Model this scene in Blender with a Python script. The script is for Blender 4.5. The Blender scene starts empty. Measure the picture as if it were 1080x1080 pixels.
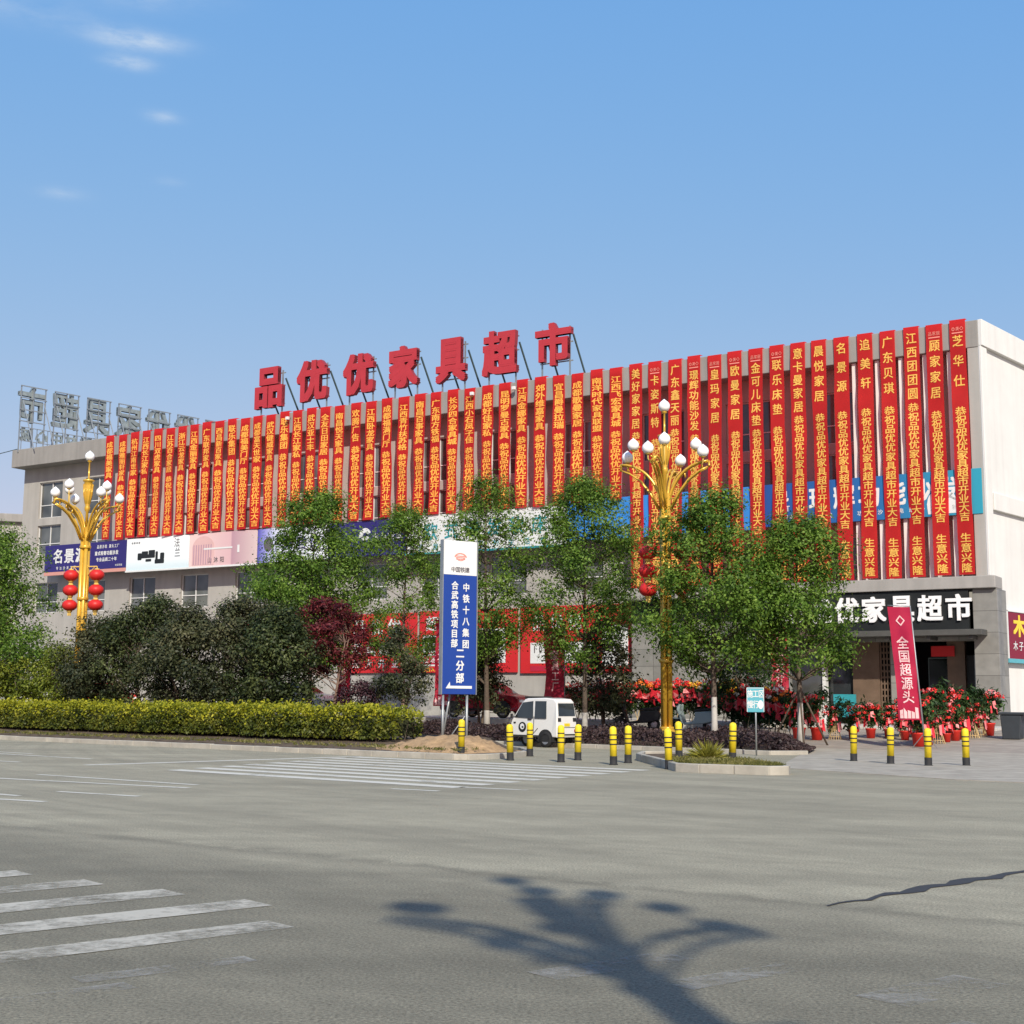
import bpy, math, random
import numpy as np
from mathutils import Vector, Matrix

random.seed(7)
RNG = np.random.default_rng(11)
C = bpy.context.scene.collection
SC = bpy.context.scene
PI = math.pi

# ------------------------------------------------------------------ camera
CAM_H = 1.6
PITCH = math.atan2(197.0, 1435.0)
ROLL = math.radians(0.4)
_f = Vector((0, math.cos(PITCH), math.sin(PITCH)))
_r = Vector((1, 0, 0))
_u = _r.cross(_f)
_R = _r * math.cos(ROLL) + _u * math.sin(ROLL)
_U = _u * math.cos(ROLL) - _r * math.sin(ROLL)
cd = bpy.data.cameras.new('camera')
cam = bpy.data.objects.new('camera', cd)
C.objects.link(cam)
cd.sensor_width = 36.0
cd.lens = 36.0 * 1435.0 / 1080.0
cd.clip_end = 6000
m = Matrix.Identity(4)
for i, v in enumerate((_R, _U, -_f)):
    for j in range(3):
        m[j][i] = v[j]
m[2][3] = CAM_H
cam.matrix_world = m
SC.camera = cam

# ------------------------------------------------------------------ light
SUN_EL = math.radians(36.0)
SUN_AZ = Vector((0.174, -0.985, 0)).normalized()           # towards the sun, on the ground
SUN_DIR = Vector((SUN_AZ.x * math.cos(SUN_EL), SUN_AZ.y * math.cos(SUN_EL), math.sin(SUN_EL)))
world = bpy.data.worlds.new('World')
SC.world = world
world.use_nodes = True
wn, wl = world.node_tree.nodes, world.node_tree.links
bg = wn['Background']
sky = wn.new('ShaderNodeTexSky')
sky.sky_type = 'NISHITA'
sky.sun_disc = False
sky.sun_elevation = SUN_EL
sky.sun_rotation = math.atan2(SUN_AZ.x, SUN_AZ.y)
sky.altitude = 0
sky.air_density = 1.0
sky.dust_density = 1.0
sky.ozone_density = 1.0
bg.inputs['Strength'].default_value = 0.15
# a few thin clouds that belong to the sky: soft ellipses in sky direction, torn by noise
tc = wn.new('ShaderNodeTexCoord')
def wmath(op, a, b=None):
    n = wn.new('ShaderNodeMath'); n.operation = op
    for k, v in enumerate((a, b)):
        if v is None: continue
        if isinstance(v, (int, float)): n.inputs[k].default_value = v
        else: wl.new(v, n.inputs[k])
    return n.outputs[0]
nz = wn.new('ShaderNodeTexNoise'); nz.inputs['Scale'].default_value = 26; nz.inputs['Detail'].default_value = 7; nz.inputs['Roughness'].default_value = 0.62
mp = wn.new('ShaderNodeMapping'); mp.inputs['Scale'].default_value = (1, 1, 3.2)
wl.new(tc.outputs['Generated'], mp.inputs['Vector']); wl.new(mp.outputs['Vector'], nz.inputs['Vector'])
sep = wn.new('ShaderNodeSeparateXYZ'); wl.new(tc.outputs['Generated'], sep.inputs[0])
azim = wmath('ARCTAN2', sep.outputs[0], sep.outputs[1])
elev = wmath('ARCSINE', sep.outputs[2])
tot = None
for (a, e, ra, re, k) in ((-.288, .452, .030, .0065, .85), (-.292, .437, .016, .0045, .65), (-.295, .486, .05, .011, .55),
                          (-.266, .404, .012, .004, .40), (-.335, .346, .016, .004, .30), (-.37, .46, .05, .010, .2), (-.258, .362, .010, .003, .2)):
    q = wmath('ADD', wmath('POWER', wmath('DIVIDE', wmath('SUBTRACT', azim, a), ra), 2), wmath('POWER', wmath('DIVIDE', wmath('SUBTRACT', elev, e), re), 2))
    g = wmath('MULTIPLY', wmath('EXPONENT', wmath('MULTIPLY', q, -1.1)), k)
    tot = g if tot is None else wmath('ADD', tot, g)
cn = wmath('MULTIPLY', wmath('SUBTRACT', nz.outputs['Fac'], 0.28), 2.3)
cl = wmath('MINIMUM', wmath('MAXIMUM', wmath('MULTIPLY', tot, cn), 0.0), 0.85)
# the hazy spring sky of the photograph is flatter from horizon to zenith than the clear-air model
ss = wn.new('ShaderNodeSeparateColor'); wl.new(sky.outputs[0], ss.inputs[0]); cs = wn.new('ShaderNodeCombineColor')
for k_, (kk, gg) in enumerate(((.775, .87), (1.64, .37), (3.98, .02))): wl.new(wmath('MULTIPLY', wmath('POWER', ss.outputs[k_], gg), kk), cs.inputs[k_])
mx = wn.new('ShaderNodeMix'); mx.data_type = 'RGBA'
wl.new(cl, mx.inputs[0]); wl.new(cs.outputs[0], mx.inputs[6]); mx.inputs[7].default_value = (4.4, 4.7, 4.9, 1)
wl.new(mx.outputs[2], bg.inputs['Color'])

sl = bpy.data.lights.new('sun', 'SUN'); sl.energy = 4.2; sl.angle = math.radians(0.8); sl.color = (1.0, 0.95, 0.84)
so = bpy.data.objects.new('sun', sl); C.objects.link(so)
so.rotation_euler = SUN_DIR.to_track_quat('Z', 'Y').to_euler()
so.location = (0, 0, 60)
vs = SC.view_settings
vs.view_transform = 'Standard'; vs.look = 'None'; vs.exposure = 0.32; vs.gamma = 1.0; vs.use_curve_mapping = False
SC.cycles.max_bounces = 8
SC.cycles.transparent_max_bounces = 12

# ------------------------------------------------------------------ coordinates
F0 = Vector((-33.8, 90.57, 0))                    # left front corner of the building on the ground
U = Vector((0.8501, -0.5267, 0)).normalized()     # along the facade, left to right
N = Vector((U.y, -U.x, 0)).normalized()   # out of the facade
RZ = math.atan2(U.y, U.x)
def fw(s, D, z=0.0):
    "a point s metres along the facade, D metres in front of it"
    p = F0 + U * s + N * D
    return Vector((p.x, p.y, z))
def sd(x, y):
    q = Vector((x, y, 0)) - F0
    return q.dot(U), q.dot(N)
def hz(x, y):
    "height of the forecourt, which rises towards the building"
    s, D = sd(x, y)
    return 0.6 * min(max((14 - D) / 12, 0), 1)
def srgb(r, g, b):
    return tuple(((c / 255 + 0.055) / 1.055) ** 2.4 if c > 10 else c / 255 / 12.92 for c in (r, g, b))

# ------------------------------------------------------------------ materials
def new_mat(name):
    mt = bpy.data.materials.new(name); mt.use_nodes = True
    return mt, mt.node_tree.nodes, mt.node_tree.links, mt.node_tree.nodes['Principled BSDF']
def M(name, col, rough=.6, var=.10, scale=4.0, metal=0.0, spec=.3, bump=0.0, bscale=None, dirt=0.0, emit=0.0):
    mt, n, l, p = new_mat(name)
    t = n.new('ShaderNodeTexCoord'); nz = n.new('ShaderNodeTexNoise')
    nz.inputs['Scale'].default_value = scale; nz.inputs['Detail'].default_value = 6; nz.inputs['Roughness'].default_value = .62
    l.new(t.outputs['Object'], nz.inputs['Vector'])
    r = n.new('ShaderNodeValToRGB')
    r.color_ramp.elements[0].position = .28; r.color_ramp.elements[1].position = .72
    r.color_ramp.elements[0].color = (*[max(c * (1 - var), 0) for c in col], 1)
    r.color_ramp.elements[1].color = (*[min(c * (1 + var), 1) for c in col], 1)
    l.new(nz.outputs['Fac'], r.inputs['Fac'])
    out = r.outputs['Color']
    if dirt:
        # rain streaks: noise stretched down the wall
        mp = n.new('ShaderNodeMapping'); mp.inputs['Scale'].default_value = (1.6, 1.6, .12)
        nd = n.new('ShaderNodeTexNoise'); nd.inputs['Scale'].default_value = 1.5; nd.inputs['Detail'].default_value = 8
        l.new(t.outputs['Object'], mp.inputs['Vector']); l.new(mp.outputs['Vector'], nd.inputs['Vector'])
        rr = n.new('ShaderNodeValToRGB'); rr.color_ramp.elements[0].position = .42; rr.color_ramp.elements[1].position = .75
        rr.color_ramp.elements[0].color = (0, 0, 0, 1); rr.color_ramp.elements[1].color = (dirt, dirt, dirt, 1)
        l.new(nd.outputs['Fac'], rr.inputs['Fac'])
        mx = n.new('ShaderNodeMix'); mx.data_type = 'RGBA'
        l.new(rr.outputs['Color'], mx.inputs[0]); l.new(out, mx.inputs[6]); mx.inputs[7].default_value = (*[c * .45 for c in col], 1)
        out = mx.outputs[2]
    l.new(out, p.inputs['Base Color'])
    p.inputs['Roughness'].default_value = rough; p.inputs['Metallic'].default_value = metal
    p.inputs['Specular IOR Level'].default_value = spec
    if bump:
        nb = n.new('ShaderNodeTexNoise'); nb.inputs['Scale'].default_value = bscale or scale * 8; nb.inputs['Detail'].default_value = 5
        l.new(t.outputs['Object'], nb.inputs['Vector'])
        b = n.new('ShaderNodeBump'); b.inputs['Strength'].default_value = bump; b.inputs['Distance'].default_value = .02
        l.new(nb.outputs['Fac'], b.inputs['Height']); l.new(b.outputs['Normal'], p.inputs['Normal'])
    if emit:
        l.new(out, p.inputs['Emission Color']); p.inputs['Emission Strength'].default_value = emit
    return mt
def leaf_mat(name, dark, mid, light, trans=.3, scale=.9):
    mt, n, l, p = new_mat(name)
    g = n.new('ShaderNodeNewGeometry'); t = n.new('ShaderNodeTexCoord')
    nz = n.new('ShaderNodeTexNoise'); nz.inputs['Scale'].default_value = scale; nz.inputs['Detail'].default_value = 3
    l.new(t.outputs['Object'], nz.inputs['Vector'])
    a = n.new('ShaderNodeMath'); a.operation = 'MULTIPLY_ADD'; a.inputs[1].default_value = .55
    l.new(g.outputs['Random Per Island'], a.inputs[0])
    s = n.new('ShaderNodeMath'); s.operation = 'MULTIPLY_ADD'; s.inputs[1].default_value = 1.5; s.inputs[2].default_value = -.52
    l.new(nz.outputs['Fac'], s.inputs[0]); l.new(s.outputs[0], a.inputs[2])
    r = n.new('ShaderNodeValToRGB'); r.color_ramp.elements[0].color = (*dark, 1); r.color_ramp.elements[1].color = (*light, 1)
    r.color_ramp.elements[0].position = .1; r.color_ramp.elements[1].position = .95
    e = r.color_ramp.elements.new(.5); e.color = (*mid, 1)
    l.new(a.outputs[0], r.inputs['Fac']); l.new(r.outputs['Color'], p.inputs['Base Color'])
    p.inputs['Roughness'].default_value = .5; p.inputs['Specular IOR Level'].default_value = .25
    tr = n.new('ShaderNodeBsdfTranslucent'); l.new(r.outputs['Color'], tr.inputs['Color'])
    mx = n.new('ShaderNodeMixShader'); mx.inputs[0].default_value = trans
    l.new(p.outputs[0], mx.inputs[1]); l.new(tr.outputs[0], mx.inputs[2])
    l.new(mx.outputs[0], n['Material Output'].inputs['Surface'])
    return mt
def glass_mat(name, col, rough=.08):
    mt, n, l, p = new_mat(name)
    t = n.new('ShaderNodeTexCoord'); nz = n.new('ShaderNodeTexNoise'); nz.inputs['Scale'].default_value = .45; nz.inputs['Detail'].default_value = 2
    l.new(t.outputs['Object'], nz.inputs['Vector'])
    r = n.new('ShaderNodeValToRGB'); r.color_ramp.elements[0].color = (*[c * .5 for c in col], 1); r.color_ramp.elements[1].color = (*[c * 1.5 for c in col], 1)
    r.color_ramp.elements[0].position = .35; r.color_ramp.elements[1].position = .65
    l.new(nz.outputs['Fac'], r.inputs['Fac']); l.new(r.outputs['Color'], p.inputs['Base Color'])
    p.inputs['Roughness'].default_value = rough; p.inputs['Specular IOR Level'].default_value = .6
    return mt
def grad_mat(name, stops, axis=0, x0=0., x1=1., rough=.45):
    "a printed panel whose colours run from one to the next along it"
    mt, n, l, p = new_mat(name)
    t = n.new('ShaderNodeTexCoord'); sp = n.new('ShaderNodeSeparateXYZ'); l.new(t.outputs['Object'], sp.inputs[0])
    mr = n.new('ShaderNodeMapRange'); mr.inputs['From Min'].default_value = x0; mr.inputs['From Max'].default_value = x1
    l.new(sp.outputs[axis], mr.inputs['Value'])
    r = n.new('ShaderNodeValToRGB')
    els = r.color_ramp.elements
    els[0].position = stops[0][0]; els[0].color = (*stops[0][1], 1); els[1].position = stops[-1][0]; els[1].color = (*stops[-1][1], 1)
    for q, c in stops[1:-1]:
        e = els.new(q); e.color = (*c, 1)
    l.new(mr.outputs[0], r.inputs['Fac']); l.new(r.outputs['Color'], p.inputs['Base Color'])
    p.inputs['Roughness'].default_value = rough; p.inputs['Specular IOR Level'].default_value = .3
    return mt
def tile_mat(name, col, w, h, gap=.012, rough=.45, line=.45):
    "stone cladding: joints every w by h metres (local x and z), each slab a slightly different tone"
    mt, n, l, p = new_mat(name)
    t = n.new('ShaderNodeTexCoord')
    sx = n.new('ShaderNodeSeparateXYZ'); l.new(t.outputs['Object'], sx.inputs[0])
    ad = n.new('ShaderNodeMath'); ad.operation = 'ADD'; l.new(sx.outputs[0], ad.inputs[0]); l.new(sx.outputs[1], ad.inputs[1])
    cb = n.new('ShaderNodeCombineXYZ'); l.new(ad.outputs[0], cb.inputs[0]); l.new(sx.outputs[2], cb.inputs[1])
    br = n.new('ShaderNodeTexBrick'); br.offset = 0.0
    br.inputs['Scale'].default_value = 1; br.inputs['Brick Width'].default_value = w; br.inputs['Row Height'].default_value = h
    br.inputs['Mortar Size'].default_value = gap; br.inputs['Bias'].default_value = 0
    br.inputs['Color1'].default_value = (*[c * .88 for c in col], 1); br.inputs['Color2'].default_value = (*[min(c * 1.1, 1) for c in col], 1)
    br.inputs['Mortar'].default_value = (*[c * line for c in col], 1)
    l.new(cb.outputs[0], br.inputs['Vector'])
    nz = n.new('ShaderNodeTexNoise'); nz.inputs['Scale'].default_value = 2.5; nz.inputs['Detail'].default_value = 7
    l.new(t.outputs['Object'], nz.inputs['Vector'])
    mx = n.new('ShaderNodeMix'); mx.data_type = 'RGBA'; mx.blend_type = 'MULTIPLY'; mx.inputs[0].default_value = .5
    l.new(br.outputs['Color'], mx.inputs[6]); l.new(nz.outputs['Fac'], mx.inputs[7])
    hs = n.new('ShaderNodeHueSaturation'); hs.inputs['Value'].default_value = 1.3; l.new(mx.outputs[2], hs.inputs['Color'])
    l.new(hs.outputs[0], p.inputs['Base Color']); p.inputs['Roughness'].default_value = rough; p.inputs['Specular IOR Level'].default_value = .35
    return mt

def asphalt_mat():
    mt, n, l, p = new_mat('worn_asphalt')
    t = n.new('ShaderNodeTexCoord')
    def noise(scale, detail, rough=.6, sx=1, sy=1, rot=0):
        mp = n.new('ShaderNodeMapping'); mp.inputs['Scale'].default_value = (sx, sy, 1); mp.inputs['Rotation'].default_value = (0, 0, rot)
        l.new(t.outputs['Object'], mp.inputs['Vector'])
        z = n.new('ShaderNodeTexNoise'); z.inputs['Scale'].default_value = scale; z.inputs['Detail'].default_value = detail; z.inputs['Roughness'].default_value = rough
        l.new(mp.outputs['Vector'], z.inputs['Vector']); return z.outputs['Fac']
    def ma(op, a, b, c=None):
        q = n.new('ShaderNodeMath'); q.operation = op
        for k, v in enumerate((a, b, c)):
            if v is None: continue
            if isinstance(v, (int, float)): q.inputs[k].default_value = v
            else: l.new(v, q.inputs[k])
        return q.outputs[0]
    grain = noise(42, 3, .85)
    patch = noise(.35, 6)
    mid = noise(2.2, 6, .65)
    streak = noise(1.0, 5, .6, .045, 1.1, .67)       # worn along the traffic of the side road
    streak2 = noise(1.0, 5, .6, .05, 1.0, .28)
    sx = n.new('ShaderNodeSeparateXYZ'); l.new(t.outputs['Object'], sx.inputs[0])
    # where the older, coarser surfacing in the near corner meets the newer one
    edge = ma('ADD', ma('MULTIPLY_ADD', sx.outputs[0], .70, -13.2), ma('ADD', sx.outputs[1], ma('MULTIPLY', mid, 1.1)))
    eb = n.new('ShaderNodeMapRange'); eb.interpolation_type = 'SMOOTHSTEP'; eb.inputs['From Min'].default_value = -2.6; eb.inputs['From Max'].default_value = 1.3
    l.new(edge, eb.inputs['Value'])
    v = ma('MULTIPLY_ADD', ma('SUBTRACT', grain, .5), 2.9, 1.0)
    v = ma('MULTIPLY', v, ma('MULTIPLY_ADD', ma('SUBTRACT', patch, .5), .55, 1.0))
    v = ma('MULTIPLY', v, ma('MULTIPLY_ADD', ma('SUBTRACT', mid, .5), .35, 1.0))
    v = ma('MULTIPLY', v, ma('MULTIPLY_ADD', ma('SUBTRACT', streak, .5), .5, 1.0))
    v = ma('MULTIPLY', v, ma('MULTIPLY_ADD', ma('SUBTRACT', streak2, .5), .45, 1.0))
    def arcs(cx, cy, fr, seed):
        dx = ma('SUBTRACT', sx.outputs[0], cx); dy = ma('SUBTRACT', sx.outputs[1], cy)
        r_ = ma('SQRT', ma('ADD', ma('POWER', dx, 2), ma('POWER', dy, 2)), None); an = ma('ARCTAN2', dy, dx)
        cb = n.new('ShaderNodeCombineXYZ'); l.new(ma('MULTIPLY', r_, fr), cb.inputs[0]); l.new(ma('MULTIPLY', an, 1.6), cb.inputs[1]); cb.inputs[2].default_value = seed
        z = n.new('ShaderNodeTexNoise'); z.inputs['Scale'].default_value = 1; z.inputs['Detail'].default_value = 5; z.inputs['Roughness'].default_value = .65
        l.new(cb.outputs[0], z.inputs['Vector']); return z.outputs['Fac']
    v = ma('MULTIPLY', v, ma('MULTIPLY_ADD', ma('SUBTRACT', arcs(34, 58, 1.5, 1), .5), .62, 1.0))       # tyres turning out of the side road
    v = ma('MULTIPLY', v, ma('MULTIPLY_ADD', ma('SUBTRACT', arcs(-30, -4, 1.3, 5), .5), .5, 1.0))
    spot = n.new('ShaderNodeMapRange'); spot.inputs['From Min'].default_value = .70; spot.inputs['From Max'].default_value = .80; l.new(noise(1.4, 3), spot.inputs['Value'])
    v = ma('MULTIPLY', v, ma('MULTIPLY_ADD', spot.outputs[0], -.3, 1.0))                                  # oil spots
    v = ma('MULTIPLY', v, ma('MULTIPLY_ADD', eb.outputs[0], .36, .69))
    # tarry seam along that edge
    sm = ma('MULTIPLY_ADD', ma('EXPONENT', ma('MULTIPLY', ma('POWER', ma('SUBTRACT', edge, .1), 2), -26), None), -.22, 1.0)
    v = ma('MULTIPLY', v, sm)
    col = n.new('ShaderNodeMix'); col.data_type = 'RGBA'; col.blend_type = 'MULTIPLY'; col.inputs[0].default_value = 1
    col.inputs[6].default_value = (.262, .238, .170, 1)
    cc = n.new('ShaderNodeCombineColor')
    for k in range(3): l.new(v, cc.inputs[k])
    l.new(cc.outputs[0], col.inputs[7]); l.new(col.outputs[2], p.inputs['Base Color'])
    p.inputs['Roughness'].default_value = .82; p.inputs['Specular IOR Level'].default_value = .3
    b = n.new('ShaderNodeBump'); b.inputs['Strength'].default_value = .55; b.inputs['Distance'].default_value = .012
    l.new(grain, b.inputs['Height']); l.new(b.outputs['Normal'], p.inputs['Normal'])
    return mt
def worn_paint(name, col, lo=.35, hi=.6, scale=7.0):
    "road paint that has flaked away in places and lets the road show"
    mt, n, l, p = new_mat(name)
    t = n.new('ShaderNodeTexCoord')
    nz = n.new('ShaderNodeTexNoise'); nz.inputs['Scale'].default_value = scale; nz.inputs['Detail'].default_value = 9; nz.inputs['Roughness'].default_value = .72
    n2 = n.new('ShaderNodeTexNoise'); n2.inputs['Scale'].default_value = 1.1; n2.inputs['Detail'].default_value = 4
    l.new(t.outputs['Object'], nz.inputs['Vector']); l.new(t.outputs['Object'], n2.inputs['Vector'])
    a = n.new('ShaderNodeMath'); a.operation = 'MULTIPLY_ADD'; a.inputs[1].default_value = .55; l.new(n2.outputs['Fac'], a.inputs[0])
    h = n.new('ShaderNodeMath'); h.operation = 'MULTIPLY'; h.inputs[1].default_value = .5; l.new(nz.outputs['Fac'], h.inputs[0]); l.new(h.outputs[0], a.inputs[2])
    mr = n.new('ShaderNodeMapRange'); mr.inputs['From Min'].default_value = lo; mr.inputs['From Max'].default_value = hi
    l.new(a.outputs[0], mr.inputs['Value'])
    r = n.new('ShaderNodeValToRGB'); r.color_ramp.elements[0].color = (*[c * .75 for c in col], 1); r.color_ramp.elements[1].color = (*col, 1)
    l.new(nz.outputs['Fac'], r.inputs['Fac']); l.new(r.outputs['Color'], p.inputs['Base Color']); p.inputs['Roughness'].default_value = .75
    tr = n.new('ShaderNodeBsdfTransparent'); mx = n.new('ShaderNodeMixShader')
    l.new(mr.outputs[0], mx.inputs[0]); l.new(tr.outputs[0], mx.inputs[1]); l.new(p.outputs[0], mx.inputs[2])
    l.new(mx.outputs[0], n['Material Output'].inputs['Surface'])
    return mt

MT = dict(
    asphalt=asphalt_mat(),
    paint=worn_paint('road_paint', (.50, .465, .38), .38, .58, 8),
    paint_new=worn_paint('road_paint_fresh', (.62, .59, .50), .30, .48),
    paint_old=worn_paint('road_paint_old', (.38, .36, .315), .48, .72, 9),
    tar=worn_paint('tar_seal', (.035, .035, .035), .25, .40, 5),
    ground=M('far_ground', (.16, .15, .11), .9, .3, .05),
    paving=tile_mat('forecourt_paving', (.30, .262, .215), .8, .8, .01, .8, .7),
    apron=M('concrete_apron', (.33, .297, .24), .85, .28, 1.6, bump=.2),
    stone_step=M('pale_step_stone', (.50, .47, .42), .7, .1, 2),
    kerb=M('kerb_stone', (.36, .335, .28), .8, .2, 2.2, bump=.3),
    soil=M('planting_soil', (.10, .072, .048), .95, .35, 3, bump=.6),
    sand=M('sandy_spoil', (.34, .225, .12), .95, .35, 5, bump=.8, bscale=20),
    conc=M('fascia_concrete', (.275, .262, .24), .8, .08, .8, dirt=.35, bump=.1),
    wall=M('grey_render', (.37, .352, .318), .8, .07, .9, dirt=.28),
    wallwhite=M('white_render', (.68, .67, .63), .75, .05, .7, dirt=.16),
    wallbeige=M('corner_render', (.36, .345, .315), .8, .06, .9, dirt=.2),  # grey-beige is the corner column's own colour
    ledge=M('ledge_render', (.34, .325, .30), .8, .08, .8, dirt=.3),
    canopyshaded=M('canopy_shaded', (.075, .074, .068), .7, .15, 2),  # grey darkened so the canopy's shadow is part of its colour
    tile=tile_mat('grey_stone_cladding', (.225, .22, .20), 1.2, .8),
    pillar=tile_mat('pillar_stone', (.22, .215, .195), 1.6, .9),
    brownstone=M('brown_stone', (.14, .095, .065), .4, .2, 2),
    black=M('black_panel', (.016, .018, .018), .45, .2, 2),
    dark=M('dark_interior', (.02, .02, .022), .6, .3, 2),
    frame=M('white_frame', (.62, .62, .60), .45, .05, 4),
    glass=glass_mat('window_glass', (.095, .10, .095)),
    glassdark=glass_mat('shop_glass', (.02, .024, .026)),
    white=M('white_sign', (.66, .67, .65), .5, .03, 2),
    whiteletter=M('white_letters', (.80, .80, .79), .4, .02, 2),  # plain white letter colour, no emission
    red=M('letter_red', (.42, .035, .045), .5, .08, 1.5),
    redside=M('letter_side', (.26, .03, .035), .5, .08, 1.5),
    steel=M('galvanised_steel', (.32, .34, .34), .45, .15, 5, metal=.6),
    steeldark=M('painted_steel', (.06, .09, .09), .5, .15, 5),
    backsteel=M('letter_back_steel', (.25, .29, .29), .5, .25, 3, metal=.35),
    gold=M('gold_paint', (.64, .38, .045), .26, .14, 3, metal=.3, spec=.6),
    goldplain=M('gold_paint_plain', (.62, .42, .10), .5, .1, 3),
    globe=M('white_globe', (.86, .86, .84), .25, .02, 5),
    lantern=M('lantern_red', (.52, .02, .018), .45, .12, 6),
    yellow=M('bollard_yellow', (.76, .58, .025), .5, .16, 9, dirt=.55),
    blackrub=M('black_rubber', (.022, .022, .022), .7, .3, 8),
    signblue=M('board_blue', (.014, .048, .25), .4, .06, .8),
    purple=M('board_purple', (.030, .023, .14), .45, .06, .8),
    skyblue=M('board_sky_blue', (.035, .22, .60), .45, .08, .8),
    salmon=M('salmon_strip', (.55, .27, .22), .5, .05, 2),
    adred=M('advert_red', (.52, .022, .025), .5, .12, .6),
    adwine=M('wine_red', (.20, .012, .03), .5, .1, .8),
    crimson=M('crimson', (.40, .02, .045), .5, .1, .8),
    yellowtext=M('yellow_print', (.80, .58, .05), .5, .05, 3),
    greytext=M('grey_print', (.11, .10, .11), .5, .1, 3),
    teal=M('teal_print', (.03, .26, .30), .5, .1, 1),
    pinkprint=M('pink_print', (.62, .40, .38), .5, .08, .8),
    mauve=M('mauve_print', (.42, .26, .31), .5, .08, .8),
    bark=M('bark', (.10, .075, .055), .9, .3, 12, bump=.5),
    barkred=M('bark_red', (.20, .13, .10), .9, .3, 12, bump=.4),
    lime=M('limewash', (.44, .42, .38), .85, .14, 6),
    cane=M('bamboo_cane', (.50, .36, .17), .6, .2, 8),
    carwhite=M('car_white', (.64, .635, .60), .25, .03, 2, spec=.5),
    carred=M('car_red', (.22, .008, .018), .2, .05, 2, spec=.6),
    carsilver=M('car_silver', (.45, .46, .47), .25, .04, 2, metal=.4, spec=.5),
    carglass=glass_mat('car_glass', (.03, .035, .035), .05),
    tyre=M('tyre', (.02, .02, .02), .8, .2, 8),
    rim=M('rim', (.42, .42, .43), .35, .1, 6, metal=.7),
    lampred=M('tail_lamp', (.30, .012, .01), .3, .1, 6),
    lampclear=M('head_lamp', (.7, .7, .7), .2, .05, 6),
    green=M('scooter_green', (.32, .40, .38), .35, .06, 4),
    plasticred=M('red_plastic', (.55, .03, .02), .4, .1, 5),
    ribbon=M('red_ribbon', (.66, .03, .045), .45, .22, 6),
    pinkribbon=M('pink_ribbon', (.68, .20, .20), .45, .22, 6),
    orange=M('orange_petal', (.78, .20, .02), .5, .2, 9),
    goldpetal=M('gold_petal', (.78, .42, .03), .5, .2, 9),
    redpetal=M('red_petal', (.70, .03, .03), .5, .25, 9),
    whitepetal=M('white_petal', (.75, .70, .58), .5, .1, 9),
    bin=M('bin_grey', (.035, .042, .048), .5, .1, 4),
    tealsign=M('road_sign_teal', (.10, .36, .42), .45, .08, 3),
)
# banner cloth lets some sun through
def cloth_mat(name, col):
    mt = M(name, col, .6, .10, .9, spec=.2)
    n, l = mt.node_tree.nodes, mt.node_tree.links
    p = n['Principled BSDF']; tr = n.new('ShaderNodeBsdfTranslucent'); tr.inputs['Color'].default_value = (min(col[0] * 2.0, 1), col[1] * 2.2, col[2] * 2.2, 1)
    mx = n.new('ShaderNodeMixShader'); mx.inputs[0].default_value = .42
    l.new(p.outputs[0], mx.inputs[1]); l.new(tr.outputs[0], mx.inputs[2]); l.new(mx.outputs[0], n['Material Output'].inputs['Surface'])
    return mt
MT['cloth'] = cloth_mat('banner_red', (.60, .026, .026))
MT['flagcloth'] = cloth_mat('flag_red', (.50, .025, .07))
MT['orangegold'] = M('banner_gold', (.95, .42, .07), .5, .12, 3)
MT['yellowgold'] = M('banner_gold_bright', (.78, .44, .09), .5, .10, 3)
MT['pinkmark'] = M('banner_mark', (.78, .26, .20), .5, .1, 3)
MT['rose'] = M('flag_print', (.78, .50, .50), .5, .05, 3)

LEAF = dict(
    green=leaf_mat('tree_leaf', (.026, .066, .010), (.115, .215, .026), (.28, .41, .07), .46, 1.1),
    dark=leaf_mat('dark_leaf', (.016, .024, .010), (.052, .062, .025), (.13, .125, .06), .25, .7),
    olive=leaf_mat('olive_leaf', (.014, .024, .009), (.044, .062, .019), (.125, .145, .045), .28, .7),
    maple=leaf_mat('maple_leaf', (.040, .008, .010), (.115, .016, .020), (.19, .034, .034), .3),
    plum=leaf_mat('plum_leaf', (.022, .010, .014), (.060, .026, .032), (.115, .056, .056), .2),
    lime=leaf_mat('lime_leaf', (.05, .075, .008), (.14, .18, .018), (.28, .30, .04), .3),
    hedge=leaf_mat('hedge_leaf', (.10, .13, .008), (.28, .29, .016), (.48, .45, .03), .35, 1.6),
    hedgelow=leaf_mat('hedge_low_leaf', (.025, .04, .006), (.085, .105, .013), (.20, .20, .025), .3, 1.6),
    cover=leaf_mat('cover_leaf', (.014, .009, .010), (.046, .028, .028), (.095, .062, .055), .15, 1.2),
    pot=leaf_mat('pot_leaf', (.012, .030, .008), (.032, .070, .018), (.085, .14, .04), .25),
    spiky=leaf_mat('spiky_leaf', (.10, .11, .015), (.24, .23, .03), (.42, .37, .08), .2),
    grass=leaf_mat('grass_blade', (.05, .06, .012), (.13, .13, .03), (.26, .23, .09), .2),
)

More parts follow.
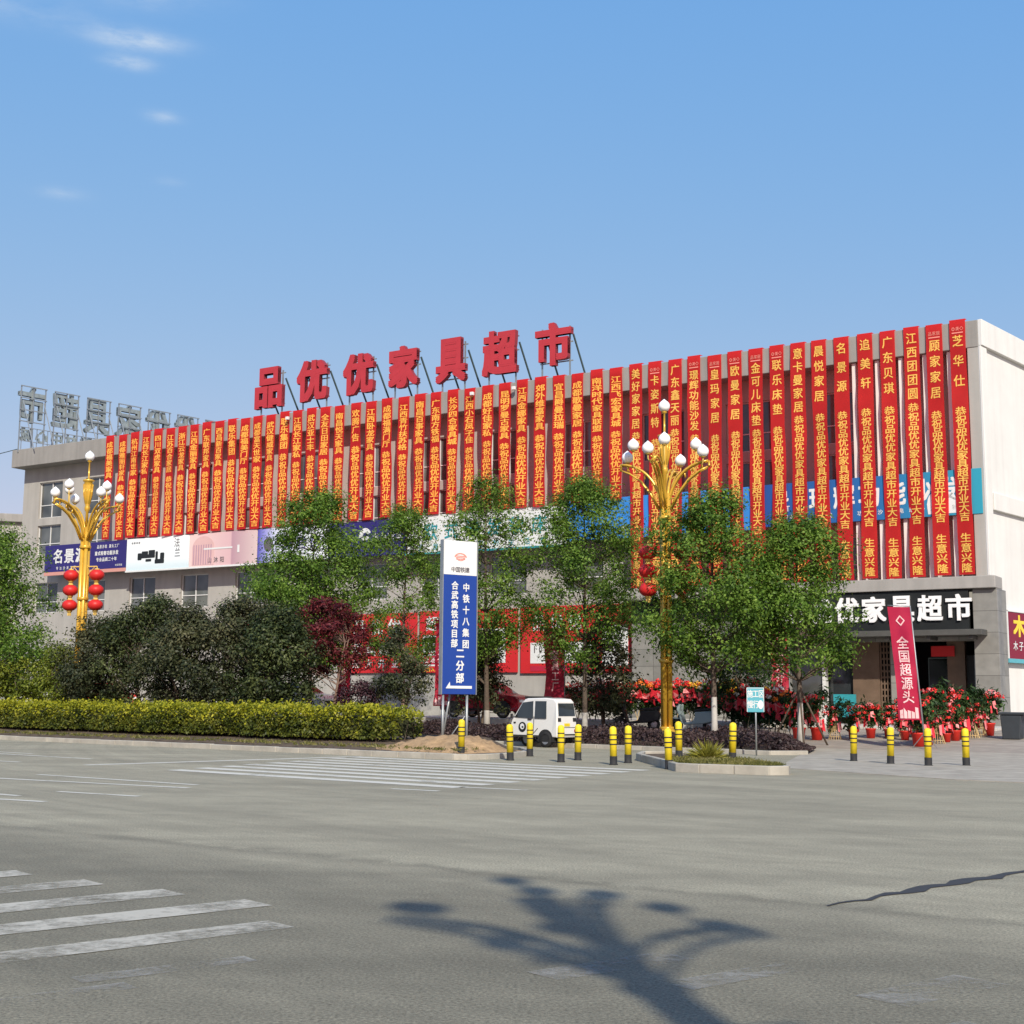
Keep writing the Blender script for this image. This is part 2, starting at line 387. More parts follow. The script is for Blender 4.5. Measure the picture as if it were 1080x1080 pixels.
# ------------------------------------------------------------------ mesh helpers
class MB:
    def __init__(s): s.v = []; s.f = []; s.m = []
    def add(s, vs, fs, mi=0):
        o = len(s.v); s.v += [tuple(v) for v in vs]
        for f in fs: s.f.append(tuple(i + o for i in f)); s.m.append(mi)
        return s
    def box(s, x0, x1, y0, y1, z0, z1, mi=0):
        return s.add([(x0, y0, z0), (x1, y0, z0), (x1, y1, z0), (x0, y1, z0), (x0, y0, z1), (x1, y0, z1), (x1, y1, z1), (x0, y1, z1)],
                     [(0, 3, 2, 1), (4, 5, 6, 7), (0, 1, 5, 4), (1, 2, 6, 5), (2, 3, 7, 6), (3, 0, 4, 7)], mi)
    def prism(s, pts, y0, y1, mi=0, mi_side=None):
        "outline in x,z (anticlockwise seen from -y), from y0 (front) to y1"
        n = len(pts)
        s.add([(x, y0, z) for x, z in pts] + [(x, y1, z) for x, z in pts], [tuple(range(n)), tuple(range(2 * n - 1, n - 1, -1))], mi)
        o = len(s.v) - 2 * n
        for i in range(n):
            j = (i + 1) % n
            s.f.append((o + j, o + i, o + n + i, o + n + j)); s.m.append(mi if mi_side is None else mi_side)
        return s
    def slab(s, pts, z0, z1, mi=0):
        "outline in x,y (anticlockwise from above) from z0 to z1"
        n = len(pts)
        s.add([(x, y, z1) for x, y in pts] + [(x, y, z0) for x, y in pts], [tuple(range(n)), tuple(range(2 * n - 1, n - 1, -1))], mi)
        o = len(s.v) - 2 * n
        for i in range(n):
            j = (i + 1) % n
            s.f.append((o + i, o + n + i, o + n + j, o + j)); s.m.append(mi)
        return s
    def tube(s, path, r, n=8, mi=0, cap=True):
        path = [Vector(p) for p in path]
        rs = r if isinstance(r, (list, tuple)) else [r] * len(path)
        o = len(s.v); a = None
        for i, p in enumerate(path):
            t = (path[min(i + 1, len(path) - 1)] - path[max(i - 1, 0)]).normalized()
            if a is None: a = t.orthogonal().normalized()
            else:
                a = a - t * a.dot(t)
                a = a.normalized() if a.length > 1e-6 else t.orthogonal().normalized()
            b = t.cross(a)
            for k in range(n):
                q = p + (a * math.cos(2 * PI * k / n) + b * math.sin(2 * PI * k / n)) * rs[i]
                s.v.append(tuple(q))
        for i in range(len(path) - 1):
            for k in range(n):
                k2 = (k + 1) % n
                s.f.append((o + i * n + k, o + i * n + k2, o + (i + 1) * n + k2, o + (i + 1) * n + k)); s.m.append(mi)
        if cap:
            s.f.append(tuple(o + k for k in range(n - 1, -1, -1))); s.m.append(mi)
            e = o + (len(path) - 1) * n
            s.f.append(tuple(e + k for k in range(n))); s.m.append(mi)
        return s
    def lathe(s, prof, c=(0, 0, 0), n=16, mi=0):
        o = len(s.v)
        for r, z in prof:
            for k in range(n):
                s.v.append((c[0] + r * math.cos(2 * PI * k / n), c[1] + r * math.sin(2 * PI * k / n), c[2] + z))
        for i in range(len(prof) - 1):
            for k in range(n):
                k2 = (k + 1) % n
                s.f.append((o + i * n + k, o + i * n + k2, o + (i + 1) * n + k2, o + (i + 1) * n + k)); s.m.append(mi)
        if prof[0][0] > 1e-4: s.f.append(tuple(o + k for k in range(n - 1, -1, -1))); s.m.append(mi)
        if prof[-1][0] > 1e-4:
            e = o + (len(prof) - 1) * n
            s.f.append(tuple(e + k for k in range(n))); s.m.append(mi)
        return s
    def build(s, name, mats, parent=None, smooth=False, bevel=0, loc=None, rotz=None):
        me = bpy.data.meshes.new(name); me.from_pydata(s.v, [], s.f)
        for mt in (mats if isinstance(mats, (list, tuple)) else [mats]): me.materials.append(MT[mt] if isinstance(mt, str) else mt)
        if any(s.m): me.polygons.foreach_set('material_index', s.m)
        if smooth: me.polygons.foreach_set('use_smooth', [True] * len(me.polygons))
        me.update()
        o = bpy.data.objects.new(name, me); C.objects.link(o)
        if parent: o.parent = parent
        if loc is not None: o.location = loc
        if rotz is not None: o.rotation_euler = (0, 0, rotz)
        if bevel:
            b = o.modifiers.new('edge', 'BEVEL'); b.width = bevel; b.segments = 2; b.limit_method = 'ANGLE'
        return o
def tag(o, label=None, cat=None, group=None, kind=None):
    if label: o['label'] = label
    if cat: o['category'] = cat
    if group: o['group'] = group
    if kind: o['kind'] = kind
    return o
def thing(name, label, cat, loc=(0, 0, 0), rotz=0.0, group=None):
    o = bpy.data.objects.new(name, None); o.empty_display_size = .3; C.objects.link(o)
    o.location = loc; o.rotation_euler = (0, 0, rotz)
    return tag(o, label, cat, group)
def struct(o): o['kind'] = 'structure'; return o
def copy_tree(root, loc, rotz=None, scale=None, label=None, group=None):
    r = root.copy(); C.objects.link(r); r.location = loc
    if rotz is not None: r.rotation_euler = (0, 0, rotz)
    if scale is not None: r.scale = (scale,) * 3
    if label: r['label'] = label
    if group: r['group'] = group
    for ch in list(root.children):
        c = ch.copy(); C.objects.link(c); c.parent = r
        for g in list(ch.children):
            d = g.copy(); C.objects.link(d); d.parent = c
    return r

def leaves(name, P, Nn, L, W, mats, parent=None, mi=None, rng=RNG):
    "many small pointed leaves; P centres, Nn facing, L and W sizes (arrays or numbers)"
    n = len(P)
    Nn = Nn / (np.linalg.norm(Nn, axis=1, keepdims=True) + 1e-9)
    T = np.cross(Nn, rng.normal(size=(n, 3))); T /= (np.linalg.norm(T, axis=1, keepdims=True) + 1e-9)
    B = np.cross(Nn, T)
    L = np.broadcast_to(np.asarray(L, float), (n,))[:, None]; W = np.broadcast_to(np.asarray(W, float), (n,))[:, None]
    V = np.empty((n, 4, 3), np.float32)
    V[:, 0] = P - T * L * .5; V[:, 1] = P + B * W * .5 + Nn * W * .18; V[:, 2] = P + T * L * .5; V[:, 3] = P - B * W * .5 + Nn * W * .18
    me = bpy.data.meshes.new(name)
    me.vertices.add(n * 4); me.vertices.foreach_set('co', V.ravel())
    me.loops.add(n * 4); me.loops.foreach_set('vertex_index', np.arange(n * 4, dtype=np.int32))
    me.polygons.add(n); me.polygons.foreach_set('loop_start', np.arange(0, n * 4, 4, dtype=np.int32))
    for mt in (mats if isinstance(mats, (list, tuple)) else [mats]): me.materials.append(mt)
    if mi is not None: me.polygons.foreach_set('material_index', np.asarray(mi, np.int32))
    me.update(calc_edges=True); me.validate()
    o = bpy.data.objects.new(name, me); C.objects.link(o)
    if parent: o.parent = parent
    return o

# glyphs: the outline of a character as a filled mesh, one em square, centred
_gl = {}
def raw_glyph(ch, extrude=0.0, res=2):
    cu = bpy.data.curves.new('letter', 'FONT'); cu.body = ch; cu.extrude = extrude; cu.resolution_u = res
    ob = bpy.data.objects.new('letter', cu); C.objects.link(ob)
    bpy.context.view_layer.update()
    me = bpy.data.meshes.new_from_object(ob.evaluated_get(bpy.context.evaluated_depsgraph_get()))
    v = np.array([tuple(q.co) for q in me.vertices]).reshape(-1, 3); f = [tuple(p.vertices) for p in me.polygons]; nz_ = [abs(p.normal.z) > .9 for p in me.polygons]
    bpy.data.objects.remove(ob); bpy.data.curves.remove(cu); bpy.data.meshes.remove(me)
    return v, f, nz_
SQ = [(1, 1), (-1, 1), (-1, -1), (1, -1), (1, 0), (0, 1), (-1, 0), (0, -1)]
def grow(v, f, bold, n, dz):
    "thicken strokes: copies shifted round a circle, each a hair (dz) further back so no two faces share a plane"
    if bold <= 0: return v, list(f), [0] * len(v)
    V, Fc, K = [v], list(f), [0] * len(v)
    for k in range(n):
        a = SQ[k]; q_ = bold * (.75 if n == 4 else 1.0); o = len(v) * (k + 1)
        V.append(v + np.array([q_ * a[0], q_ * a[1], 0])); Fc += [tuple(i + o for i in q) for q in f]; K += [k + 1] * len(v)
    return np.concatenate(V), Fc, K
def glyph(ch, bold=0.0):
    "vertices: x, z in em squares, third value = copy number (its depth step)"
    k = (ch, bold)
    if k not in _gl:
        v, f, _ = raw_glyph(ch)
        if len(v):
            c = (v.max(0) + v.min(0)) / 2 if ord(ch) < 0x2000 else np.array([.5, .36, 0])
            v = v - np.array([c[0], c[1], 0]); v, f, K = grow(v, f, bold, 4, 0); v = v.copy(); v[:, 2] = K
        _gl[k] = (v, f)
    return _gl[k]
def put_text(mb, chars, x, z, w, h, y=0.0, dx=0.0, dz=0.0, bold=.012, mi=0, warp=None, fit=False):
    "characters on an upright panel facing -y, from (x,z) stepping by (dx,dz)"
    for i, ch in enumerate(chars):
        if ch in ' \u3000': continue
        v, f = glyph(ch, bold)
        if not len(v): continue
        if fit:
            a, b = v.min(0), v.max(0); vv = (v - (a + b) / 2) / np.maximum(b - a, 1e-6)[None, :]
            px = x + i * dx + vv[:, 0] * w; pz = z + i * dz + vv[:, 1] * h
        else:
            px = x + i * dx + v[:, 0] * w; pz = z + i * dz + v[:, 1] * h
        py = (np.full_like(px, y) if warp is None else warp(px, pz) + y) + v[:, 2] * .0016
        mb.add(np.stack([px, py, pz], 1).tolist(), f, mi)
    return mb

# ------------------------------------------------------------------ ground, roads, beds
struct(MB().add([(-2500, -800, -.03), (2500, -800, -.03), (2500, 4000, -.03), (-2500, 4000, -.03)], [(0, 1, 2, 3)]).build('ground', 'ground'))
struct(MB().add([(-160, -60, 0), (160, -60, 0), (160, 140, 0), (-160, 140, 0)], [(0, 1, 2, 3)]).build('road', 'asphalt'))
# forecourt between the slip lane and the building
g = MB(); nx, ny = 56, 18
for j in range(ny + 1):
    for i in range(nx + 1):
        s = -22 + i * 2.2; D = 13.9 - j * (17.9 / ny)
        p = fw(s, D); g.v.append((p.x, p.y, hz(p.x, p.y) + .006))
for j in range(ny):
    for i in range(nx):
        a = j * (nx + 1) + i
        g.f.append((a, a + 1, a + nx + 2, a + nx + 1)); g.m.append(0)
struct(g.build('forecourt', 'paving'))
# raised pavement along the shop fronts, with a pale edge
g = MB()
g.box(-2, 54.4, -5.6, .9, .1, .70)
struct(g.build('raised_pavement', 'stone_step', loc=F0, rotz=RZ, bevel=.02))
# concrete apron of the entrance drive at the right
RD = Vector((.775, -.632, 0)).normalized(); RP = Vector((.632, .775, 0)).normalized()   # along / away from the side road
ap = [(6.4, 33.2), (9.2, 28.6), (26, 15), (40, 30), (34, 52)]
q = [fw(71, 13.6), fw(58, 13.6)]
ap += [(p.x, p.y) for p in q] + [(8.6, 41.0)]
struct(MB().slab(ap, -.02, .012).build('apron', 'apron'))
def along(poly, step):
    out = []
    for a, b in zip(poly[:-1], poly[1:]):
        a, b = Vector(a), Vector(b); n = max(1, int(round((b - a).length / step)))
        for k in range(n): out.append((a.lerp(b, k / n), a.lerp(b, (k + 1) / n)))
    return out
def kerb_line(name, poly, h=.15, w=.16, step=1.0, z=0.0):
    mb = MB()
    for a, b in along([(p[0], p[1], 0) for p in poly], step):
        t = (b - a).normalized(); nrm = Vector((-t.y, t.x, 0)); gap = t * .006; dz = random.uniform(-.008, .008); sh = nrm * random.uniform(-.006, .006)
        c = [a + gap + sh, b - gap + sh, b - gap + nrm * w + sh, a + gap + nrm * w + sh]
        mb.slab([(p.x, p.y) for p in c], z - .05, z + h + dz)
    return struct(mb.build(name, 'kerb', bevel=.018))
# island with the clipped hedge (left) and its rounded end
K0 = Vector((-1.5, 36.3, 0))
def isl(a, b):
    "a metres back to the left along the kerb, b metres behind it"
    return K0 - RD * a + RP * b
front = [isl(60, 0), isl(25, 0), isl(12, 0), isl(0, 0)]
arc = [isl(-.28, .25), isl(-.42, .9), isl(-.35, 1.9), isl(.1, 3.2), isl(.9, 4.4), isl(2.2, 5.7), isl(4.2, 7.0), isl(7, 7.8), isl(11, 8.0), isl(60, 8.0)]
outline = front + arc
kerb_line('kerb', [(p.x, p.y) for p in outline])
mb = MB()
rows = 7
def bed_h(b): return .13 + .22 * math.sin(min(max((b - .2) / 3.2, 0), 1) * PI / 2)
for a in range(0, 61):
    for k in range(rows):
        bb = .17 + k * (min(7.7, 2.6 + a * .9 if a < 6 else 7.7) / (rows - 1)); p = isl(a, bb); mb.v.append((p.x, p.y, .13 + (bed_h(bb) - .13) * min(1, a / 5)))
for a in range(60):
    for k in range(rows - 1):
        i = a * rows + k; mb.f.append((i, i + rows, i + rows + 1, i + 1)[::-1]); mb.m.append(0)
mb.add([(p.x, p.y, .128) for p in [isl(.05, .17), isl(-.15, .35), isl(-.24, .95), isl(-.18, 1.9), isl(.05, 2.7)]], [tuple(range(5))])
struct(mb.build('planting_bed', 'soil'))
# sandy spoil heap at the foot of the blue board
mb = MB(); NX, NY = 40, 22
for j in range(NY + 1):
    for i in range(NX + 1):
        b = .25 + j / NY * 4.2; a = max(0, (b - 2.4) * .6) + .02 + i / NX * 6.4
        e = math.exp(-(((a - 2.3) / 1.3) ** 2 + ((b - 2.0) / 1.1) ** 2) * .9) * .36 + math.exp(-(((a - .9) / 1.0) ** 2 + ((b - 2.0) / 1.0) ** 2)) * .22
        nzz = .05 * math.sin(a * 5.1 + b * 3.3) * math.sin(b * 4.7 - a * 2.2) + random.uniform(-.05, .05)
        p = isl(a, b); edge = min(i, NX - i, j, NY - j) / 4
        mb.v.append((p.x, p.y, .10 + (e + nzz * min(1, e * 6)) * min(1, edge) + .05 * min(1, edge)))
for j in range(NY):
    for i in range(NX):
        a = j * (NX + 1) + i; mb.f.append((a, a + NX + 1, a + NX + 2, a + 1)); mb.m.append(0)
tag(mb.build('dirt_mound', 'sand', smooth=True), 'low heap of pale sandy soil at the foot of the blue sign board', 'soil heap', kind='stuff')
# small traffic island with the gold lamp
ti = [(3.72, 31.2), (4.2, 30.72), (5.6, 29.9), (6.05, 30.05), (6.2, 30.6), (5.9, 33.4), (5.3, 37.2), (4.4, 38.6), (3.6, 38.2), (3.35, 36.8)]
kerb_line('island_kerb', ti + [ti[0]], .19, .14, .9)
ctr = Vector((sum(p[0] for p in ti) / len(ti), sum(p[1] for p in ti) / len(ti), 0))
struct(MB().add([(ctr.x + (p[0] - ctr.x) * .97, ctr.y + (p[1] - ctr.y) * .97, .12) for p in ti], [tuple(range(len(ti)))]).build('traffic_island', 'soil'))
# bed of low purple plants under the street trees
cov_front = [(-16, 62.5), (-9, 56.5), (-4, 51.6), (-1.3, 48.9), (.75, 47.2), (4.2, 44.2), (7.7, 40.9), (8.9, 41.2)]
cov_back = [(9.9, 44.6), (9.6, 47.5), (8.4, 50.3), (5.0, 53.2), (1.0, 56.6), (-3.5, 60.6), (-9, 65.6), (-15, 70)]
kerb_line('bed_kerb', cov_front[::1], .13, .14, 1.0)
mb = MB(); n = len(cov_front)
for k in range(n):
    a, b = Vector((*cov_front[k], 0)), Vector((*cov_back[n - 1 - k], 0))
    for t in (0.015, .35, .7, 1):
        p = a.lerp(b, t); mb.v.append((p.x, p.y, max(hz(p.x, p.y) + .04, .11)))
for k in range(n - 1):
    for t in range(3):
        i = k * 4 + t; mb.f.append((i, i + 4, i + 5, i + 1)); mb.m.append(0)
struct(mb.build('tree_bed', 'soil'))
# strip of ground the slip lane runs on is the road sheet itself

# road paint: one sheet each, laid 5 mm above the road
def stripe(mb, p, d, length, w, z=.005, taper=0):
    d = Vector((*d, 0)).normalized(); nrm = Vector((-d.y, d.x, 0)); a = Vector((*p, z))
    nseg = max(2, int(length / .7)); pts = []
    for k in range(nseg + 1):
        c = a + d * (length * k / nseg)
        pts.append((c - nrm * (w / 2 + random.uniform(-.012, .012)), c + nrm * (w / 2 + random.uniform(-.012, .012))))
    o = len(mb.v)
    for l_, r_ in pts: mb.v += [tuple(l_), tuple(r_)]
    for k in range(nseg):
        mb.f.append((o + 2 * k, o + 2 * k + 2, o + 2 * k + 3, o + 2 * k + 1)); mb.m.append(0)
mb = MB()
for k, (x, y, ln, w) in enumerate(((-4.42, 12.72, 5, .42), (-3.60, 12.12, 6, .42), (-2.77, 11.55, 6, .42), (-1.97, 11.0, 6, .42), (-1.62, 9.98, 5.6, .36))):
    stripe(mb, (x, y), (-.75, -.66), ln, w)
struct(mb.build('crosswalk_markings', 'paint'))
mb = MB()
for k in range(9):
    t = k / 8; a = Vector((-4.34, 37.6, 0)).lerp(Vector((-7.4, 30.4, 0)), t)
    stripe(mb, (a.x, a.y), (RD.x, RD.y), 9.6 - 1.2 * t, .44)
struct(mb.build('far_crosswalk_markings', 'paint_new'))
mb = MB()
stripe(mb, (-9.9, 32.2), (5.79, 5.67), 8.1, .34)
stripe(mb, (-20, 42.9), (RD.x, RD.y), 12, .16)
stripe(mb, (-9.63, 28.24), (.80, -.60), 4.9, .15)
stripe(mb, (-16, 36.5), (.80, -.60), 5.2, .15)
stripe(mb, (-14, 29.2), (.868, -.496), 9.6, .16)
stripe(mb, (-7.6, 23.3), (.86, -.51), 1.9, .15)
stripe(mb, (-11, 24.6), (.80, -.60), 3.9, .15)
stripe(mb, (-9, 22.1), (.88, -.47), 2.2, .15)
stripe(mb, (-2.1, 24.6), (.86, -.51), 1.0, .15)
stripe(mb, (-.9, 25.2), (.86, -.51), 1.4, .15)
stripe(mb, (-23, 40.2), (RD.x, RD.y), 9, .15)
stripe(mb, (-24, 47), (RD.x, RD.y), 14, .14)
struct(mb.build('lane_markings', 'paint_new'))
mb = MB()
for x, y, ln, w in ((.2, 8.2, 1.1, .30), (.95, 7.95, 1.0, .26), (2.0, 7.6, .95, .36), (-2.45, 8.0, 1.1, .2), (-3.2, 7.0, 1.4, .2), (1.9, 6.7, .6, .22)):
    stripe(mb, (x, y), (.78, .62), ln, w)
struct(mb.build('worn_markings', 'paint_old'))
mb = MB()
pts = []
for k in range(34):
    q = k / 33; x = 2.5 + 4.6 * q; y = 11.02 + 4.3 * q * (1.05 - .05 * q) + .05 * math.sin(k * 1.7) + random.uniform(-.03, .03)
    pts.append((x, y, (.012 + .055 * min(1, q * 5) * random.uniform(.5, 1.3)) * (1.25 if .15 < q < .4 else 1)))
for i, (x, y, w) in enumerate(pts): mb.v += [(x - w * .6, y + w * .8, .006), (x + w * .6, y - w * .8, .006)]
for i in range(len(pts) - 1): mb.f.append((2 * i, 2 * i + 1, 2 * i + 3, 2 * i + 2)); mb.m.append(0)
struct(mb.build('tar_crack', 'tar'))

# ------------------------------------------------------------------ the building
bld = thing('store_building', 'long grey four storey furniture store hung with red banners', 'building', F0, RZ)
ZT = 18.0
def holed(mb, x0, x1, z0, z1, holes, y, rev=.22, mi=0):
    "a wall face at y with rectangular openings and their reveals"
    xs = sorted({x0, x1, *[h[0] for h in holes], *[h[1] for h in holes]}); zs = sorted({z0, z1, *[h[2] for h in holes], *[h[3] for h in holes]})
    for a, b in zip(xs[:-1], xs[1:]):
        for c, d in zip(zs[:-1], zs[1:]):
            mx_, mz = (a + b) / 2, (c + d) / 2
            if any(h[0] < mx_ < h[1] and h[2] < mz < h[3] for h in holes): continue
            mb.add([(a, y, c), (b, y, c), (b, y, d), (a, y, d)], [(0, 1, 2, 3)], mi)
    for a, b, c, d in holes:
        mb.add([(a, y, c), (b, y, c), (b, y, d), (a, y, d), (a, y + rev, c), (b, y + rev, c), (b, y + rev, d), (a, y + rev, d)],
               [(0, 4, 5, 1), (1, 5, 6, 2), (2, 6, 7, 3), (3, 7, 4, 0)], mi)
WC = [2.9 + 4.5 * k for k in range(14)]
wins = []
for c in WC:
    a, b = c - 1.15, c + 1.15
    if b > 62.5: continue
    for z0, z1 in ((13.35, 15.75), (10.9, 12.85), (7.0, 9.0)):
        wins.append((a, b, z0, z1))
mb = MB(); holed(mb, .15, 62.9, 6.3, 17.0, wins, 1.0)
mb.build('wall', 'wall', bld)
# window frames with panes
def window(a, b, c, d):
    f = MB(); t = .05; y0, y1 = 1.14, 1.21; mid = (a + b) / 2; tr = c + (d - c) * .36
    f.box(a + .002, a + t, y0, y1, c + .002, d - .002).box(b - t, b - .002, y0, y1, c + .002, d - .002).box(a + t, b - t, y0, y1, c + .002, c + t).box(a + t, b - t, y0, y1, d - t, d - .002)
    f.box(mid - t / 2, mid + t / 2, y0 + .003, y1, c + t, d - t).box(a + t, mid - t / 2, y0 + .003, y1, tr - t / 2, tr + t / 2).box(mid + t / 2, b - t, y0 + .003, y1, tr - t / 2, tr + t / 2)
    fr = f.build('window', 'frame', bld)
    MB().add([(a, 1.19, c), (b, 1.19, c), (b, 1.19, d), (a, 1.19, d)], [(0, 1, 2, 3)]).build('pane', 'glass', fr)
    # blinds and curtains stand behind some of the panes as paler bands
    return fr
for w_ in wins: window(*w_)
mb = MB(); mb.box(0, 63.38, 0, 1.35, 16.8, ZT)
mb.build('fascia', 'conc', bld, bevel=.03)
MB().box(.4, 63.2, 1.36, 30, 17.3, 17.75).build('roof', 'conc', bld)
# vertical fins between the right-hand banners
mb = MB()
for k in range(45, 51):
    s = 9.24 + .93 + (k - 1) * 1.0592 + 1.07
    mb.box(s - .09, s + .09, .16, 1.0, 6.9, 16.78)
mb.build('fin', 'wallwhite', bld)
# left flank and back
mb = MB(); mb.add([(.15, 1, 0), (.15, 1, 17.0), (.15, 30, 17.0), (.15, 30, 0)], [(0, 1, 2, 3)])
mb.add([(.15, 30, 0), (.15, 30, 17), (66, 30, 17), (66, 30, 0)], [(0, 1, 2, 3)])
mb.build('side_wall', 'wall', bld)
mb = MB(); mb.box(-.0, .4, 1.36, 29.9, 16.9, ZT - .01)
mb.build('parapet', 'conc', bld)
# right flank: its own direction, white render panels set between bands
WL = Vector((0.172, 0.985, 0)).normalized(); NLs = Vector((WL.y, -WL.x, 0))
def sp(t, o, z): return Vector((63.39, 0, 0)) + WL * t + NLs * o + Vector((0, 0, z))
def sbox(mb, t0, t1, o0, o1, z0, z1, mi=0):
    P = [sp(t0, o1, z0), sp(t1, o1, z0), sp(t1, o0, z0), sp(t0, o0, z0), sp(t0, o1, z1), sp(t1, o1, z1), sp(t1, o0, z1), sp(t0, o0, z1)]
    mb.add(P, [(0, 3, 2, 1), (4, 5, 6, 7), (0, 1, 5, 4), (1, 2, 6, 5), (2, 3, 7, 6), (3, 0, 4, 7)], mi)
mb = MB(); sbox(mb, .02, 29, -.5, -.02, .3, 17.9); mb.build('flank_wall', 'wallwhite', bld)
mb = MB(); sbox(mb, .01, 29, -.02, .16, 16.85, ZT + .01); sbox(mb, .7, 29, -.02, .14, 9.75, 10.5); sbox(mb, .0, .62, -.02, .1, 6.9, 16.84)
mb.build('flank_band', 'wallwhite', bld, bevel=.02)
MB().box(62.9, 63.36, .02, 1.0, 6.88, 16.79).build('corner_column', 'wallbeige', bld, bevel=.015)
# drain pipe near the corner
MB().tube([(62.72, .55, 9.7), (62.72, .55, 7.3), (62.70, .42, 7.1), (62.70, .42, 6.9)], .05).tube([(62.72, .55, 11.6), (62.72, .55, 16.7)], .05).build('drain_pipe', 'wallbeige', bld)
# ledge over the ground floor at the right
MB().box(46.4, 63.75, -.35, 1.0, 6.35, 6.87).build('ledge', 'ledge', bld, bevel=.03)
# ground floor, left: plain render below the posters; right: stone cladding
mb = MB(); mb.box(.15, 46.4, 1.0, 1.4, .2, 6.3); mb.build('ground_floor_wall', 'wall', bld)
MB().box(46.4, 54.5, .45, 1.4, .2, 5.35).build('stone_cladding', 'tile', bld)
MB().box(46.4, 53.0, .35, 1.4, 5.353, 6.347).build('cladding_head', 'black', bld)
MB().box(62.75, 63.75, -.12, 1.6, .2, 6.345).build('pillar', 'pillar', bld, bevel=.012)
mb = MB(); sbox(mb, .35, 1.25, -.02, .22, .3, 6.3); mb.build('pillar', 'pillar', bld, bevel=.012)
# shop window beside the entrance
mb = MB(); mb.box(54.5, 55.95, .5, .62, 1.5, 4.2); mb.build('shop_window', 'glass', bld)
MB().box(54.5, 55.95, .42, .7, .3, 1.497).build('window_sill', 'stone_step', bld)
MB().box(55.95, 56.1, .38, .75, .3, 4.2).build('window_post', 'frame', bld)
# entrance: recess, doors, stone panels
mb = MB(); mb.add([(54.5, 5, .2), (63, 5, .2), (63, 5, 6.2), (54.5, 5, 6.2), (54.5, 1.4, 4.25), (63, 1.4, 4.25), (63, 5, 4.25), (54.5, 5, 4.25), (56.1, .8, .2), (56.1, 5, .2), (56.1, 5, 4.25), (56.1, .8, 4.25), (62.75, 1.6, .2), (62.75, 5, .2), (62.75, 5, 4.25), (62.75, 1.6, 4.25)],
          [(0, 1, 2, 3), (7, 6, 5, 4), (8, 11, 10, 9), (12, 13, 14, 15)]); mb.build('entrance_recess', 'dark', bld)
MB().box(56.11, 57.25, .9, .98, .62, 4.2).build('shop_window', 'glassdark', bld)
MB().box(57.25, 58.45, .7, 1.1, .6, 4.2).build('stone_panel', 'brownstone', bld)
mb = MB()
for r_ in range(13):
    mb.box(58.47, 58.97, .8, .9, .72 + r_ * .27, .80 + r_ * .27)
for c_ in range(4): mb.box(58.47 + c_ * .14, 58.53 + c_ * .14, .77, .797, .7, 4.2)
mb.build('lattice_screen', 'brownstone', bld)
MB().box(58.99, 59.9, .55, 1.2, .6, 4.2).build('stone_pier', 'tile', bld, bevel=.01)
d_ = MB().box(60.4, 61.2, 1.6, 1.66, .65, 3.4).build('door', 'glassdark', bld)
MB().box(60.36, 60.398, 1.55, 1.7, .65, 3.45).box(61.202, 61.24, 1.55, 1.7, .65, 3.45).box(60.36, 61.24, 1.55, 1.7, 3.452, 3.52).build('frame', 'steeldark', d_)
MB().box(61.25, 62.0, 1.3, 1.7, .6, 4.2).build('stone_panel', 'brownstone', bld)
d_ = MB().box(62.02, 62.74, 1.5, 1.56, .65, 3.6).build('door', 'black', bld)
MB().box(62.36, 62.40, 1.44, 1.497, .65, 3.6).build('frame', 'steel', d_)
MB().box(60.6, 61.6, 1.18, 1.24, 3.55, 4.0).build('notice', 'adred', bld)
MB().box(56.4, 57.4, .5, .62, .9, 1.9).build('reception_counter', 'teal', bld)
mb = MB(); mb.box(53.2, 63.3, -1.15, .34, 4.36, 4.60)
for k in range(6): mb.prism([(54.0 + k * 1.75, 4.357), (54.0 + k * 1.75, 4.2), (54.14 + k * 1.75, 4.2), (54.14 + k * 1.75, 4.357)][::-1], -1.0, .3)
mb.build('canopy', 'canopyshaded', bld, bevel=.01)
MB().box(54.5, 62.74, .4, 1.38, 4.2, 4.355).build('canopy_soffit', 'tile', bld)
MB().box(46.3, 64.4, -4.2, .4, .1, .61).build('entrance_step', 'stone_step', bld, bevel=.015)

# ------------------------------------------------------------------ signs on the building (each lifts off: a thing of its own)
def panel_thing(name, label, cat, s, D, z, group=None):
    return thing(name, label, cat, fw(s, D, z), RZ, group)
# entrance letters on black
es = panel_thing('entrance_sign', 'wide black entrance sign with large white characters under the grey ledge', 'sign', 53.2, .22, 4.62)
MB().box(0, 9.4, 0, .2, 0, 1.69).build('backing', 'black', es)
def solid_char(ch, w, h, depth, bold, n=8):
    v, f, nz_ = raw_glyph(ch, .5, 3)
    V, Fc, K = grow(v, f, bold, n, 0); a, b = V.min(0), V.max(0)
    o = np.empty_like(V); o[:, 0] = (V[:, 0] - a[0]) / (b[0] - a[0]) * w; o[:, 2] = (V[:, 1] - a[1]) / (b[1] - a[1]) * h
    o[:, 1] = depth * (.5 - V[:, 2]) + np.array(K) * .0012 * np.where(V[:, 2] > 0, 1, -1)
    return o, Fc, nz_ * (n + 1 if bold > 0 else 1)
for k, ch in enumerate('品优优家具超市'):
    o, f, _ = solid_char(ch, 1.08, 1.12, .09, .028)
    o[:, 0] += 1.75 + k * 1.21 - .54; o[:, 1] -= .11; o[:, 2] += .95 - .56
    MB().add(o.tolist(), f).build('character', 'whiteletter', es)

def board(name, label, s0, s1, z0, z1, mat, D=.02, th=.14, rim=None, cat='sign'):
    t = panel_thing(name, label, cat, s0, D, z0)
    MB().box(0, s1 - s0, 0, th, 0, z1 - z0).build('panel', mat, t, bevel=.01)
    if rim: MB().box(-.02, s1 - s0 + .02, -.05, th, -.10, -.003).build('rim', rim, t)
    return t
Z0, Z1 = 9.32, 11.28
W_ = MT['white'].node_tree and srgb(228, 232, 230)
